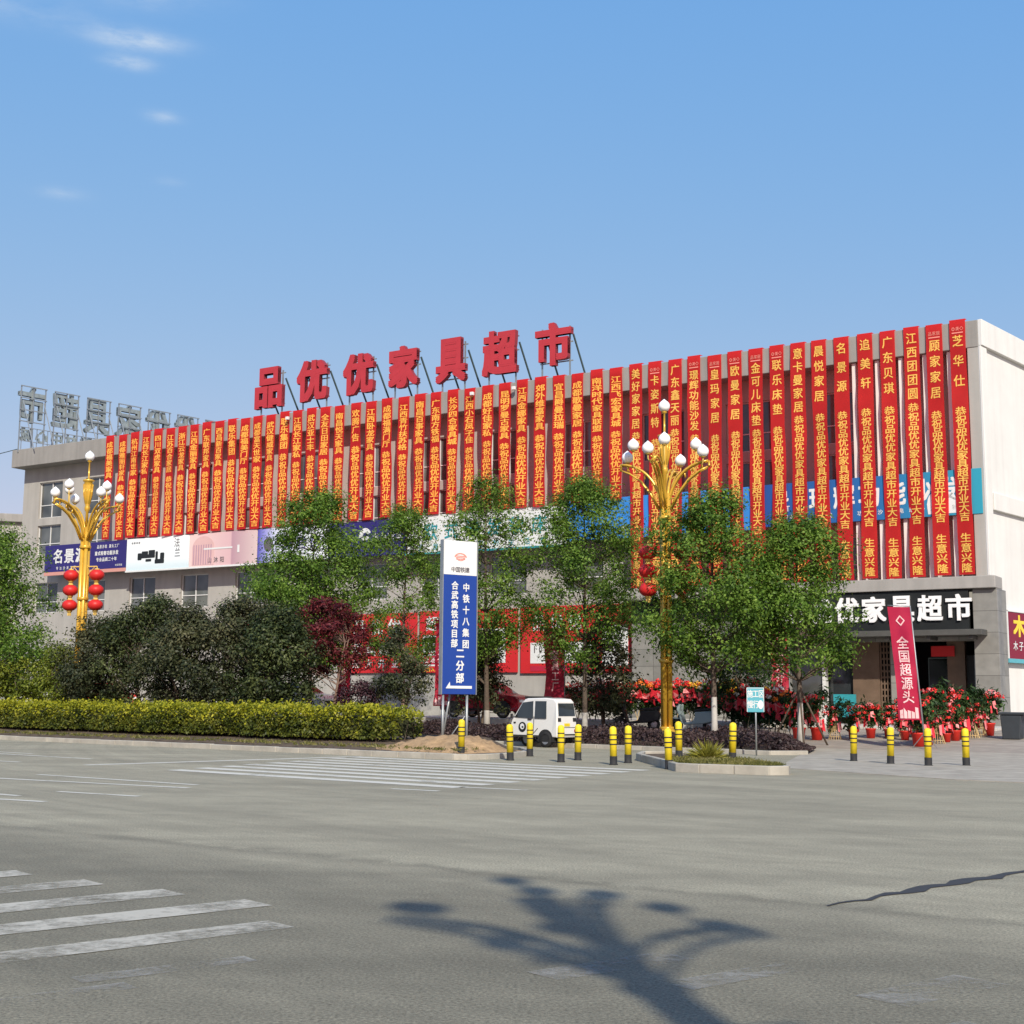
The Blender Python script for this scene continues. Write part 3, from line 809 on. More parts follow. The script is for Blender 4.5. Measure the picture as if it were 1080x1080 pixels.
# 1 purple board
b = board('shop_sign', 'dark purple sign board with white text, leftmost board on the facade', 3.9, 11.45, Z0 + .22, Z1, 'purple')
put = MB(); put_text(put, '名景源', 1.3, .98, .98, .98, -.012, dx=1.05, bold=.03); put_text(put, '专注沙发工厂', 1.25, .22, .22, .22, -.012, dx=.33, bold=.02)
put_text(put, '品质沙发', 5.0, 1.42, .2, .24, -.012, dx=.24, bold=.03); put_text(put, '源头工厂', 6.1, 1.42, .2, .24, -.012, dx=.24, bold=.03)
put_text(put, '意式轻奢功能沙发', 4.85, 1.0, .25, .28, -.012, dx=.27, bold=.04); put_text(put, '专业品质二十年', 5.0, .6, .25, .26, -.012, dx=.27, bold=.035); put_text(put, '欢迎光临', 6.7, .2, .14, .14, -.012, dx=.16)
put.build('lettering', 'white', b)
MB().box(.0, 7.55, -.01, .13, -.22, -.005).build('strip', 'salmon', b)
# 2 white sofa board
b = board('shop_sign', 'white sign board printed with black sofas, beside the purple board', 11.5, 16.85, Z0, Z1 + .02, grad_mat('print_sea', [(0, srgb(196, 214, 218)), (.3, srgb(222, 230, 230)), (1, srgb(232, 235, 233))], 2, 0, 2), rim='white')
mb = MB()
def rrect(mb, x0, x1, z0, z1, y, mi=0, r=.06, th=.006):
    pts = []
    for cx, cz, a0 in ((x1 - r, z0 + r, -90), (x1 - r, z1 - r, 0), (x0 + r, z1 - r, 90), (x0 + r, z0 + r, 180)):
        for k in range(4): a = math.radians(a0 + k * 30); pts.append((cx + r * math.cos(a), cz + r * math.sin(a)))
    mb.prism(pts, y, y + th, mi)
for x0, x1, z0, z1 in ((1.0, 1.35, .62, 1.05), (1.3, 2.5, .72, .95), (1.35, 1.9, .92, 1.15), (1.95, 2.5, .9, 1.2), (1.7, 2.2, .5, .66), (2.5, 3.3, .35, .62), (2.55, 2.75, .6, 1.1), (2.95, 3.3, .6, 1.0)):
    rrect(mb, x0, x1, z0, z1, -.012 - .002 * len(mb.v) / 400)
mb.build('sofa_print', 'black', b)
mb = MB(); put_text(mb, '法兰', 4.35, 1.55, .5, .62, -.012, dx=.06, dz=-.6, bold=-.004); put_text(mb, '轻奢家居', .5, 1.7, .14, .14, -.012, dx=.2); mb.build('lettering', 'greytext', b)
# 3 pink board with an arch
b = board('shop_sign', 'pink sign board printed with an arched curtain, right of the sofa board', 16.9, 22.3, Z0, Z1 + .02, grad_mat('print_rose', [(0, srgb(222, 196, 190)), (.62, srgb(206, 170, 172)), (.64, srgb(176, 140, 150)), (1, srgb(206, 184, 180))], 0, 0, 5.4), rim='white')
mb = MB(); pts = [(.25, .08), (2.05, .08), (2.05, 1.1)] + [(1.15 + .9 * math.cos(a), 1.1 + .72 * math.sin(a)) for a in np.linspace(.15, PI - .15, 12)] + [(.25, 1.1)]
mb.prism(pts, -.012, -.004); mb.build('arch_print', 'pinkprint', b)
mb = MB()
for k in range(8): mb.box(.34 + k * .2, .43 + k * .2, -.016, -.0125, .1, 1.3)
mb.build('curtain_print', 'mauve', b)
mb = MB(); put_text(mb, '山沐阳', 1.7, .34, .36, .36, -.022, dx=.5, bold=.01); mb.build('lettering', 'greytext', b)
MB().box(1.2, 3.5, -.02, -.0165, .98, 1.08).box(3.9, 4.05, -.02, -.004, .7, 1.15).build('light_bar_print', 'white', b)
# 4 blue to white board
b = board('shop_sign', 'violet and white sign board with a dark disc, left edge of the tall tree', 22.35, 27.6, Z0, Z1, grad_mat('print_violet', [(0, srgb(76, 74, 160)), (.1, srgb(140, 140, 205)), (.3, srgb(214, 218, 232)), (1, srgb(226, 230, 234))], 0, 0, 5.2))
mb = MB(); mb.prism([(.85 + .36 * math.cos(a), 1.05 + .42 * math.sin(a)) for a in np.linspace(0, 2 * PI, 24, endpoint=False)], -.012, -.004); mb.build('disc_print', 'greytext', b)
mb = MB(); put_text(mb, '家居馆', 2.3, 1.0, .8, .8, -.012, dx=1.0, bold=.02); mb.build('lettering', 'purple', b)
# 5 deep blue board
b = board('shop_sign', 'deep blue sign board with a round white emblem, half hidden by a tree', 27.65, 33.0, Z0, Z1, 'purple')
mb = MB()
for r0, r1, a0, a1 in ((.16, .42, .4, 3.4), (.12, .30, 3.6, 6.0)):
    n_ = 12; o = len(mb.v)
    for k in range(n_ + 1):
        a = a0 + (a1 - a0) * k / n_; mb.v += [(2.6 + r0 * math.cos(a), -.012, 1.15 + r0 * math.sin(a)), (2.6 + r1 * math.cos(a), -.012, 1.15 + r1 * math.sin(a))]
    for k in range(n_): mb.f.append((o + 2 * k, o + 2 * k + 1, o + 2 * k + 3, o + 2 * k + 2)); mb.m.append(0)
put_text(mb, '名品家具', 3.35, 1.0, .5, .5, -.012, dx=.52, bold=.02); mb.build('lettering', 'white', b)
# 6 white board with teal foot
b = board('shop_sign', 'long white sign board with teal lettering along its foot, behind the trees', 33.05, 43.0, Z0, Z1 + .04, 'white', rim='teal')
mb = MB(); put_text(mb, '欧式沙发软床', 1.6, 1.1, .95, 1.0, -.012, dx=1.35, bold=.02); put_text(mb, '全屋整装定制生活馆', 1.0, .28, .36, .36, -.012, dx=.95, bold=.02); mb.build('lettering', 'teal', b)
# 7 sky blue boards
b = board('shop_sign', 'plain sky blue sign board between the white board and the dark blue one', 43.05, 53.1, Z0 + .12, Z1 + .2, 'skyblue')
mb = MB(); put_text(mb, '家具', 3.2, .45, .4, .4, -.012, dx=.5, bold=.01); mb.box(5.0, 5.3, -.012, -.004, .5, .9); mb.build('lettering', 'white', b)
# 8 dark blue to teal board
b = board('shop_sign', 'dark blue to teal sign board with big white characters behind the red banners at right', 53.15, 63.3, Z0 + .22, Z1 + .22,
          grad_mat('print_bluewave', [(0, srgb(38, 74, 140)), (.55, srgb(40, 98, 156)), (.8, srgb(46, 128, 164)), (1, srgb(48, 146, 168))], 0, 0, 10))
mb = MB(); put_text(mb, '璟辉功能沙发', 3.0, 1.12, 1.0, 1.12, -.012, dx=1.14, bold=.035); put_text(mb, '意式轻奢功能沙发电动沙发定制', 3.0, .34, .24, .24, -.012, dx=.46, bold=.01)
put_text(mb, '己', 1.25, 1.35, .62, .55, -.012, bold=.04); put_text(mb, 'FET', 1.0, .78, .3, .36, -.012, dx=.25, bold=.02); put_text(mb, '沙发专家', .95, .4, .2, .2, -.012, dx=.24)
mb.build('lettering', 'white', b)
mb = MB()
for cx in (8.15, 8.75):
    pts = [(cx - .3, .1), (cx + .3, .1), (cx + .34, .55)] + [(cx + .32 * math.cos(a), .62 + .42 * math.sin(a)) for a in np.linspace(0, PI, 9)] + [(cx - .34, .55)]
    mb.prism(pts, -.012, -.004)
mb.prism([(8.12 + .07 * math.cos(a), 1.42 + .16 * math.sin(a)) for a in np.linspace(0, 2 * PI, 10, endpoint=False)], -.012, -.004)
mb.build('white_print', 'white', b)

# posters over the ground floor
def poster(label, s0, s1, z0, z1, mat, D=-.86): return board('poster', label, s0, s1, z0, z1, mat, D, .1, None, 'poster')
p_ = poster('narrow red poster strip on the wall behind the dark bushes', 20.6, 28.0, 4.95, 5.95, 'crimson')
mb = MB(); put_text(mb, '家具建材一站式', .8, .35, .34, .4, -.012, dx=.8, bold=.02); mb.build('lettering', 'white', p_)
p_ = poster('red poster with white lettering behind the red leaved maple', 28.1, 33.2, 2.95, 6.2, 'adred')
mb = MB(); put_text(mb, '品优优', 1.2, 2.5, .9, .9, -.012, dx=1.2, bold=.03); put_text(mb, '家具超市', 1.0, 1.3, .8, .8, -.012, dx=.98, bold=.03); put_text(mb, '盛大开业', 1.0, .5, .5, .5, -.012, dx=.9, bold=.02); mb.build('lettering', 'white', p_)
p_ = poster('red poster with a framed black screen, left of the tall blue board', 33.4, 39.6, 2.95, 6.25, 'adred')
mb = MB(); put_text(mb, '超优惠', .85, 2.6, .85, .8, -.012, dx=.95, bold=.03)
for x0, x1, z0, z1 in ((.25, 2.3, .35, 1.0), (.25, 2.3, 1.06, 2.0), (3.2, 5.5, .5, 2.3)): mb.box(x0, x1, -.010, -.004, z0, z1)
mb.build('lettering', 'white', p_)
mb = MB()
for x0, x1, z0, z1 in ((.36, 1.3, 1.16, 1.9), (3.35, 5.3, 1.3, 2.15)): mb.box(x0, x1, -.016, -.0105, z0, z1)
mb.build('screen_print', 'black', p_)
mb = MB(); mb.box(.34, 2.2, -.016, -.0105, .44, .9); mb.box(1.4, 2.2, -.016, -.0105, 1.16, 1.9); mb.build('label_print', 'crimson', p_)
mb = MB(); put_text(mb, '全场五折', .5, .66, .32, .3, -.022, dx=.42, bold=.02); put_text(mb, '领券', .6, 1.5, .34, .4, -.022, dx=.4, bold=.01); mb.build('print', 'white', p_)
mb = MB(); put_text(mb, '进店入座 订沙发', .35, .17, .25, .25, -.012, dx=.28, bold=.02); mb.build('print', 'yellowtext', p_)
p_ = poster('red poster with big white squares of text, behind the white van', 39.8, 46.2, 2.9, 6.3, 'adred')
mb = MB(); mb.box(.6, 4.3, -.010, -.004, .5, 1.55); mb.box(4.75, 6.2, -.010, -.004, .35, 2.35); put_text(mb, '品优优', 1.1, 2.55, .8, .85, -.012, dx=1.05, bold=.03); mb.build('white_print', 'white', p_)
mb = MB(); put_text(mb, '1000件', .85, 1.2, .42, .5, -.016, dx=.36, bold=.03); put_text(mb, '沙发', 2.7, 1.2, .42, .42, -.016, dx=.44, bold=.02); put_text(mb, '床垫立减', 2.35, .75, .4, .4, -.016, dx=.46, bold=.02); put_text(mb, '家', 5.45, 1.35, .9, 1.0, -.016, bold=.01); mb.build('print', 'greytext', p_)
mb = MB(); mb.box(.6, 4.3, -.012, -.0045, .1, .36); mb.build('strip', 'crimson', p_)

# framed poster and letters on the right flank
t = thing('flank_sign', 'dark red sign with a yellow character on the white right flank wall', 'sign', F0 + (Matrix.Rotation(RZ, 3, 'Z') @ sp(1.45, .02, 3.45)), RZ + math.atan2(WL.y, WL.x))
MB().box(0, 6.5, -.16, 0, 0, 2.0).build('panel', 'adwine', t)
mb = MB(); put_text(mb, '木', 1.25, 1.4, 1.35, .95, -.175, bold=.05); mb.build('lettering', 'yellowtext', t)
mb = MB(); put_text(mb, '木子家具', .75, .55, .5, .42, -.175, dx=.62, bold=.02); mb.build('lettering', 'white', t)
MB().box(-.08, 6.6, -.2, .02, -.18, -.003).build('rail', 'tealsign', t)
MB().box(-.09, -.003, -.19, .02, 0, 2.06).box(-.09, 6.6, -.19, .02, 2.003, 2.06).build('frame', 'white', t)

# red characters standing on the roof
SHAPES = ('like three stacked boxes', 'with a slanting left stroke, second of the row', 'with a slanting left stroke, third of the row', 'with a roof-shaped top, fourth of the row', 'of stacked bars on two feet, fifth of the row', 'with a sweeping base stroke, sixth of the row', 'with a wide top bar, rightmost of the row')
POS = ((20.98, 18.71, 23.12, 21.19), (24.24, 18.76, 26.53, 21.22), (27.72, 18.77, 29.92, 21.17), (30.98, 18.80, 33.03, 21.2), (34.23, 18.73, 36.21, 21.2), (37.28, 18.74, 39.48, 21.21), (40.61, 18.85, 42.78, 21.16))
for (s0, z0, s1, z1), ch, sh in zip(POS, '品优优家具超市', SHAPES):
    t = panel_thing('roof_letter', 'red solid roof character ' + sh, 'roof letter', s0, -.8, 18.0, 'red characters on the roof edge')
    w, h = s1 - s0, z1 - z0
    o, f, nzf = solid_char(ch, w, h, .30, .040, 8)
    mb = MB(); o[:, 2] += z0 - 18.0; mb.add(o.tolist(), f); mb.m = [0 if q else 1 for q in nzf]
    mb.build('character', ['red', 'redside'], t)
    mb = MB()
    for x in (.25, w - .25):
        mb.box(x - .035, x + .035, .33, .40, -.25, h + z0 - 18.2)
    for zz in (z0 - 18 + .25, z0 - 18 + h * .55, z0 - 18 + h - .35): mb.box(.1, w - .1, .405, .46, zz - .03, zz + .03)
    mb.build('frame', 'steel', t)
    mb = MB()
    for x in (.45, w - .1): mb.tube([(x, .45, h * .72 + z0 - 18), (x + .02, 2.3, -.25)], .055, 6)
    mb.build('brace', 'steeldark', t)
# the other roof sign faces left; its galvanised backs show
BK = '市超具家优优品'
WW = (U * .172 - N * .985).normalized(); RW = math.atan2(-WW.y, -WW.x)
order = ('nearest', 'second', 'third', 'fourth', 'fifth', 'sixth', 'last')
for k, ch in enumerate(BK):
    base = F0 + U * .3 + WW * (-.05 + k * 2.5) + Vector((0, 0, 18.0))
    t = thing('roof_letter', 'grey steel back of a roof character, %s along the left roof edge' % order[k], 'roof letter', base, RW, 'steel backs of the left roof sign')
    w, h = 1.95, 2.5
    o, f, nzf = solid_char(ch, w, h, .28, .02)
    o[:, 0] = o[:, 0] - w; o[:, 2] += 1.95
    MB().add(o.tolist(), f).build('character', 'backsteel', t)
    mb = MB()
    for x in (-w + .08, -w * .5, -.08): mb.box(x - .035, x + .035, .30, .37, -.2, 1.95 + h)
    for zz in (1.98, 1.95 + h * .33, 1.95 + h * .66, 1.95 + h - .05): mb.box(-w, 0, .375, .42, zz - .035, zz + .035)
    for x in (-w + .2, -.2): mb.tube([(x, .4, 3.4), (x, 2.2, -.2)], .04, 6)
    mb.build('frame', 'steel', t)
t = thing('small_letter_row', 'row of small grey characters from behind along the left roof edge', 'roof letter', F0 + U * .45 + Vector((0, 0, 18.0)), RW)
mb = MB(); mb2 = MB()
for k, ch in enumerate('城心中材建居家具家国中'):
    v, f = glyph(ch, .03)
    for yy in (0, .12): mb.add([(x * .92 - .6 - k * 1.12, yy + c_ * .002, z * .98 + 1.12) for x, z, c_ in v], f)
    for x in (-.2, -1.0): mb2.box(x - k * 1.12 - .02, x - k * 1.12 + .02, .13, .17, -.2, 1.6)
mb2.box(-12.4, -.1, .175, .21, 1.55, 1.6).box(-12.4, -.1, .175, .21, .62, .67)
mb.build('characters', 'backsteel', t); mb2.build('frame', 'steel', t)
# floodlights clipped on the roof edge
for s, nm in ((37.4, 'white floodlight clipped under the roof edge, left of the sixth roof character'), (40.0, 'white floodlight on the roof edge between the last two roof characters'), (24.6, 'white floodlight on the roof edge below the second roof character')):
    t = panel_thing('floodlight', nm, 'floodlight', s, .02, 17.6)
    MB().box(-.10, .10, -.36, -.20, -.08, .10).build('housing', 'white', t, bevel=.02)
    MB().tube([(0, 0, .1), (0, -.2, .05)], .02, 6).build('bracket', 'steel', t)

# ------------------------------------------------------------------ the fifty-one hanging banners
SH = ['成都福美家具', '成都雅丽轩家具', '杭州江南世家', '江西长江家私', '四川双虎家具', '江苏百合家居', '浙江云龙家具', '江西金丽家具', '广东联邦家具', '西昌新百家具', '联乐集团', '成都福美门厅', '成都富天世家', '武汉健威家具', '联乐集团', '江西长江家私', '武汉亚士丰', '全友日田家居', '南昌悦天家具', '欢腾广告', '江西卧龙家具', '成都福满门厅', '江西青竹扶苏格', '南昌百事家具', '广东南方铁福', '长沙四合家具城', '江西小石凤子佳', '成都好佳家私', '昆明罗曼古家具', '江西金娜家具', '郊外维嘉家具', '宜昌爵曼拉瑞', '成都歌曼家居', '南洋时代家具联盟', '江西飞宏家具城']
LO = ['美好家家居', '卡姿斯特', '广东鑫天丽', '璟辉功能沙发', '皇玛家居', '欧曼家居', '金可儿床垫', '联乐床垫', '意卡曼家居', '晨悦家居', '名 景 源', '追 美 轩', '广东贝琪', '江西团团圆', '顾家家居', '芝 华 仕']
MARKS = {36, 38, 39, 40, 41, 42, 49, 50}
S0 = [9.24, 10.40, 11.48, 12.50, 13.53, 14.59, 15.61, 16.63, 17.65, 18.70, 19.73, 20.76, 21.75, 22.76, 23.83, 24.82, 25.86, 26.86, 27.92, 29.10, 30.15, 31.24, 32.40, 33.49, 34.58, 35.69, 36.77, 37.89, 38.96, 40.04, 41.13, 42.23, 43.33, 44.43, 45.51, 46.59, 47.64, 48.73, 49.75, 50.81, 51.83, 52.88, 53.92, 54.95, 55.94, 57.00, 58.10, 59.14, 60.20, 61.17, 62.20]
ORD = 'first second third fourth fifth sixth seventh eighth ninth tenth eleventh twelfth thirteenth fourteenth fifteenth sixteenth seventeenth eighteenth nineteenth twentieth'.split()
def ordinal(k):
    "k from 1"
    if k <= 20: return ORD[k - 1]
    tens = {2: 'twenty', 3: 'thirty', 4: 'forty', 5: 'fifty'}[k // 10]
    return tens + '-' + ORD[k % 10 - 1] if k % 10 else {3: 'thirtieth', 4: 'fortieth', 5: 'fiftieth'}[k // 10]
def banner(i, s):
    long_ = i >= 35
    zb = (6.92 + random.uniform(-.03, .05)) if long_ else (11.33 + random.uniform(-.03, .06))
    zt = 18.06 + random.uniform(-.07, .05)
    w = (.72 if i < 24 else .69) + random.uniform(-.02, .02)
    n = 26 if long_ else 18
    rg = np.random.default_rng(100 + i)
    zz = np.linspace(zb, zt, n + 1)
    ph = rg.uniform(0, 6, 4); amp = rg.uniform(.3, 1, 4)
    hang = (zt - zz) / (zt - zb)
    off = -.07 - .05 * hang * amp[0] + .020 * np.sin(zz * 1.7 + ph[0]) * amp[1] * np.minimum(1, hang * 6) + .012 * np.sin(zz * 4.3 + ph[1]) * np.minimum(1, hang * 6)
    tw = (.085 * np.sin(zz * .7 + ph[2]) * amp[2] + .055 * np.sin(zz * 2.1 + ph[3])) * np.minimum(1, hang * 4)
    sway = (rg.normal(0, .035)) * hang + .010 * np.sin(zz * 1.1 + ph[1])
    P0 = fw(s, 0, 0)
    mb = MB(); xs = [0, .25, .5, .75, 1]
    for k in range(n + 1):
        for fx in xs: mb.v.append((fx * w + sway[k], off[k] + tw[k] * (fx - .5), zz[k]))
    for k in range(n):
        for c in range(4):
            a = k * 5 + c; mb.f.append((a, a + 1, a + 6, a + 5)); mb.m.append(0)
    # hem folded over the top edge of the parapet
    o = len(mb.v)
    for k in range(5): mb.v.append((xs[k] * w + sway[-1], .25, zt + .02)); mb.f.append((n * 5 + k, n * 5 + k + 1, o + k + 1, o + k)) if k < 4 else None
    mb.m += [0] * 4
    if long_:
        lab = '%s long red banner from the right end of the row, reaching down to the ledge' % ordinal(51 - i)
        if i == 50: lab = 'rightmost long red banner at the building corner, with a pink emblem at its top'
    else:
        lab = '%s short red banner from the left end of the row, ending above the signs' % ordinal(i + 1)
        if i == 0: lab = 'leftmost red banner of the row, behind the left gold lamp'
    ob = mb.build('hanging_banner', 'cloth', None, smooth=True, loc=(P0.x, P0.y, 0), rotz=RZ)
    tag(ob, lab, 'banner', 'red congratulation banners along the facade')
    def warp(px, pz):
        sw = np.interp(pz, zz, sway)
        return np.interp(pz, zz, off) + np.interp(pz, zz, tw) * ((px - sw) / w - .5)
    t = MB()
    if long_:
        name = LO[i - 35]; top = zt - (.75 if i in MARKS else .32)
        cw, chh = .48, .54
        nn = len(name); d = min(.70, 2.5 / max(nn - 1, 1))
        zcur = top - .22
        for ch in name:
            if ch != ' ':
                v, f = glyph(ch, .02); px = w / 2 + v[:, 0] * cw; pz = zcur + v[:, 1] * min(chh, d * .98)
                px = px + np.interp(pz, zz, sway); t.add(np.stack([px, warp(px, pz) - .017 + v[:, 2] * .002, pz], 1).tolist(), f)
            zcur -= d if ' ' not in name else .44
        t.build('name_lettering', 'yellowgold', ob); t = MB()
        zcur = top - .22 - 2.5 - .62
        body = '恭祝品优优家具超市开业大吉'; d = .447
        seq = [(zcur - k * d, ch) for k, ch in enumerate(body)]
        zc = zb + .28
        seq += [(zc + (3 - k) * .43, ch) for k, ch in enumerate('生意兴隆')]
        zlim = zb + .28 + 4 * .43 + .25
        sc = (top - .22 - 3.12 - zlim) / (d * 12.6); seq = [((zcur - k * d * sc) if k < 13 else z, ch) for k, (z, ch) in enumerate(seq)]
        for kq, (z, ch) in enumerate(seq):
            if kq == 13: t.build('greeting_lettering', 'yellowgold', ob); t = MB()
            v, f = glyph(ch, .022); px = w / 2 + v[:, 0] * .47; pz = z + v[:, 1] * .42; px = px + np.interp(pz, zz, sway)
            t.add(np.stack([px, warp(px, pz) - .017 + v[:, 2] * .002, pz], 1).tolist(), f)
        t.build('wish_lettering', 'yellowgold', ob)
        if i in MARKS:
            e = MB()
            for bx in range(3):
                v, f = glyph('品家居'[bx] if i % 2 else '◎美◇'[bx], .0)
                if len(v):
                    px = w * (.25 + .25 * bx) + v[:, 0] * .17; pz = zt - .42 + v[:, 1] * .2; px = px + np.interp(pz, zz, sway); e.add(np.stack([px, warp(px, pz) - .017 + v[:, 2] * .002, pz], 1).tolist(), f)
            px = np.array([.15, .85, .85, .15]) * w; pz = np.array([-.62, -.62, -.57, -.57]) + zt; px = px + np.interp(pz, zz, sway)
            e.add(np.stack([px, warp(px, pz) - .014, pz], 1).tolist(), [(0, 1, 2, 3)]); e.build('emblem', 'pinkmark', ob)
    else:
        name = SH[i]; txt = list(name) + [' '] + list('恭祝品优优开业大吉')
        z0 = zt - .62; z1 = zb + .32; gap = .45
        d = (z0 - z1 - gap * 0) / (len(txt) - 1 - .45); zc = z0
        for ch in txt:
            if ch == ' ': zc -= d * .55; t.build('name_lettering', 'orangegold', ob); t = MB(); continue
            v, f = glyph(ch, .026); px = w / 2 + v[:, 0] * .57; pz = zc + v[:, 1] * d * 1.0; px = px + np.interp(pz, zz, sway)
            t.add(np.stack([px, warp(px, pz) - .017 + v[:, 2] * .002, pz], 1).tolist(), f); zc -= d
        t.build('greeting_lettering', 'orangegold', ob)
for i, s in enumerate(S0): banner(i, s)

# ------------------------------------------------------------------ street lamps (about ten metres, cluster of four gold tubes, four forked arms, nine globes)
def make_lamp(label, loc, rotz, scale):
    t = thing('street_lamp', label, 'street lamp', loc, rotz, 'gold street lamps with white bud globes')
    H = 9.55
    mb = MB()
    for k in range(4):
        a = PI / 4 + k * PI / 2; x, y = .105 * math.cos(a), .105 * math.sin(a)
        mb.tube([(x, y, 0), (x, y, 6.9)], [.078, .070], 10)
    for zz in (.35, 2.2, 4.4, 6.2): mb.lathe([(.19, -.05), (.20, -.03), (.20, .03), (.19, .05)], (0, 0, zz), 16)
    mb.lathe([(.30, 0), (.30, .12), (.24, .2), (.22, .32), (.17, .34)], (0, 0, 0), 16)
    mb.build('pole', 'gold', t, smooth=True)
    for k in range(4):
        a = PI / 4 + k * PI / 2 + .32; dx, dy = math.cos(a), math.sin(a); tx, ty = -dy, dx
        m2 = MB()
        for sgn in (-1, 1):
            pa = []
            for q in np.linspace(0, 1, 11):
                r = .10 + 1.16 * (q ** 1.55); z = 6.55 + 1.22 * (1 - (1 - q) ** 1.9)
                sp_ = .035 + .045 * q
                pa.append((dx * r + tx * sgn * sp_, dy * r + ty * sgn * sp_, z))
            m2.tube(pa, [.046 - .016 * q for q in np.linspace(0, 1, 11)], 8)
            pb = [(dx * r + tx * sgn * .06, dy * r + ty * sgn * .06, z) for r, z in ((.17, 6.45), (.40, 6.90), (.70, 7.28), (1.0, 7.50), (1.24, 7.60))]
            m2.tube(pb, [.036, .033, .03, .028, .024], 8)
        for q in (.55, .72, .88, 1.0):
            r = .10 + 1.16 * (q ** 1.55); z = 6.55 + 1.22 * (1 - (1 - q) ** 1.9)
            m2.tube([(dx * r, dy * r, z), (dx * (r + .03), dy * (r + .03), z - .17)], .026, 6)
        m2.tube([(dx * 1.25 + tx * .09, dy * 1.25 + ty * .09, 7.78), (dx * 1.29 - tx * .09, dy * 1.29 - ty * .09, 7.62)], .035, 6)
        arm = m2.build('arm', 'gold', t, smooth=True)
        for sgn, rr, zz in ((-1, 1.14, 8.02), (1, .86, 8.30)):
            gx, gy = dx * rr + tx * sgn * .20, dy * rr + ty * sgn * .20
            m3 = MB(); m3.tube([(dx * (rr - .12) + tx * sgn * .06, dy * (rr - .12) + ty * sgn * .06, 7.52), (gx, gy, 7.72), (gx, gy, zz - .14)], .018, 6)
            m3.lathe([(.02, -.19), (.075, -.17), (.08, -.13), (.05, -.11)], (gx, gy, zz), 12)
            m3.build('stem', 'goldplain', arm, smooth=True)
            m4 = MB(); m4.lathe([(.05, -.15), (.11, -.135), (.158, -.06), (.165, .01), (.145, .075), (.10, .125), (.05, .165), (.012, .20), (0, .205)], (gx, gy, zz), 18)
            m4.build('globe', 'globe', t, smooth=True)
    m5 = MB(); m5.lathe([(.05, 6.9), (.05, 7.45), (.09, 7.5), (.10, 7.6), (.075, 7.66), (.10, 7.75), (.14, 8.05), (.16, 8.35), (.15, 8.5), (.19, 8.52), (.20, 8.57), (.13, 8.6), (.03, 8.62), (.028, 9.2), (.07, 9.22), (.075, 9.28), (.04, 9.3)], (0, 0, 0), 18)
    for k in range(10):
        a = k * PI / 5; m5.tube([(.085 * math.cos(a), .085 * math.sin(a), 7.72), (.15 * math.cos(a), .15 * math.sin(a), 8.05), (.17 * math.cos(a), .17 * math.sin(a), 8.42)], .013, 5)
    m5.build('vase', 'gold', t, smooth=True)
    m6 = MB(); m6.lathe([(.05, -.15), (.11, -.135), (.158, -.06), (.165, .01), (.145, .075), (.10, .125), (.05, .165), (.012, .20), (0, .205)], (0, 0, 9.42), 18)
    m6.build('globe', 'globe', t, smooth=True)
    # lantern brackets, one each side
    m7 = MB()
    for s_ in (-1, 1): m7.tube([(s_ * .15, 0, 5.52), (s_ * .50, 0, 5.52)], .022, 6).tube([(s_ * .15, 0, 5.25), (s_ * .40, 0, 5.50)], .014, 5)
    m7.build('bracket', 'goldplain', t)
    t.scale = (scale,) * 3
    return t
LAMP_R = (5.52, 48.6, .15)
LAMP_L = (-18.15, 57.6, .3)
lamp = make_lamp('gold street lamp with white globes rising between the street trees behind bollards', LAMP_R, .12, 1.28)
copy_tree(lamp, LAMP_L, -.25, 1.22, 'gold street lamp with white globes rising behind the clipped hedge at left')
copy_tree(lamp, (2.36, -.85, 0), .30, 1.04, 'gold street lamp that throws its shadow across the near asphalt')

def lantern_proto():
    t = thing('red_lantern', '-', 'lantern', (0, 0, 0), 0, 'red lanterns on the lamp poles')
    mb = MB(); prof = [(.07, -.19), (.15, -.17), (.24, -.09), (.265, 0), (.24, .09), (.15, .17), (.07, .19)]
    n = 20; o = len(mb.v)
    for r, z in prof:
        for k in range(n): rr = r * (1 if k % 2 else .955); mb.v.append((rr * math.cos(2 * PI * k / n), rr * math.sin(2 * PI * k / n), z))
    for i in range(len(prof) - 1):
        for k in range(n): k2 = (k + 1) % n; mb.f.append((i * n + k, i * n + k2, (i + 1) * n + k2, (i + 1) * n + k)); mb.m.append(0)
    mb.build('shade', 'lantern', t, smooth=True)
    c = MB(); c.lathe([(.09, -.235), (.10, -.185), (.05, -.18)], (0, 0, 0), 12).lathe([(.05, .18), (.10, .185), (.08, .225), (.015, .23), (.015, .3)], (0, 0, 0), 12)
    c.build('cap', 'goldplain', t, smooth=True)
    f = MB()
    for k in range(12): a = k * PI / 6; f.tube([(.05 * math.cos(a), .05 * math.sin(a), -.235), (.055 * math.cos(a), .055 * math.sin(a), -.36)], .012, 4)
    f.build('tassel', 'goldplain', t)
    return t
lp = lantern_proto(); first = True
for (lx, ly, lz), sc, rz, side, names in ((LAMP_L, 1.22, -.25, (-1, 1), 'left gold lamp'), (LAMP_R, 1.28, .12, (-1, 1), 'gold lamp between the trees')):
    for s_ in side:
        for k in range(3):
            x = lx + s_ * .50 * math.cos(rz) * sc; y = ly + s_ * .50 * math.sin(rz) * sc; z = lz + (5.52 - .30 - k * .52) * sc
            lab = '%s red lantern on the %s side of the %s' % (('top', 'middle', 'lowest')[k], 'left' if s_ < 0 else 'right', names)
            if first: lp.location = (x, y, z); lp.scale = (sc,) * 3; lp['label'] = lab; first = False
            else: copy_tree(lp, (x, y, z), 0, sc, lab)

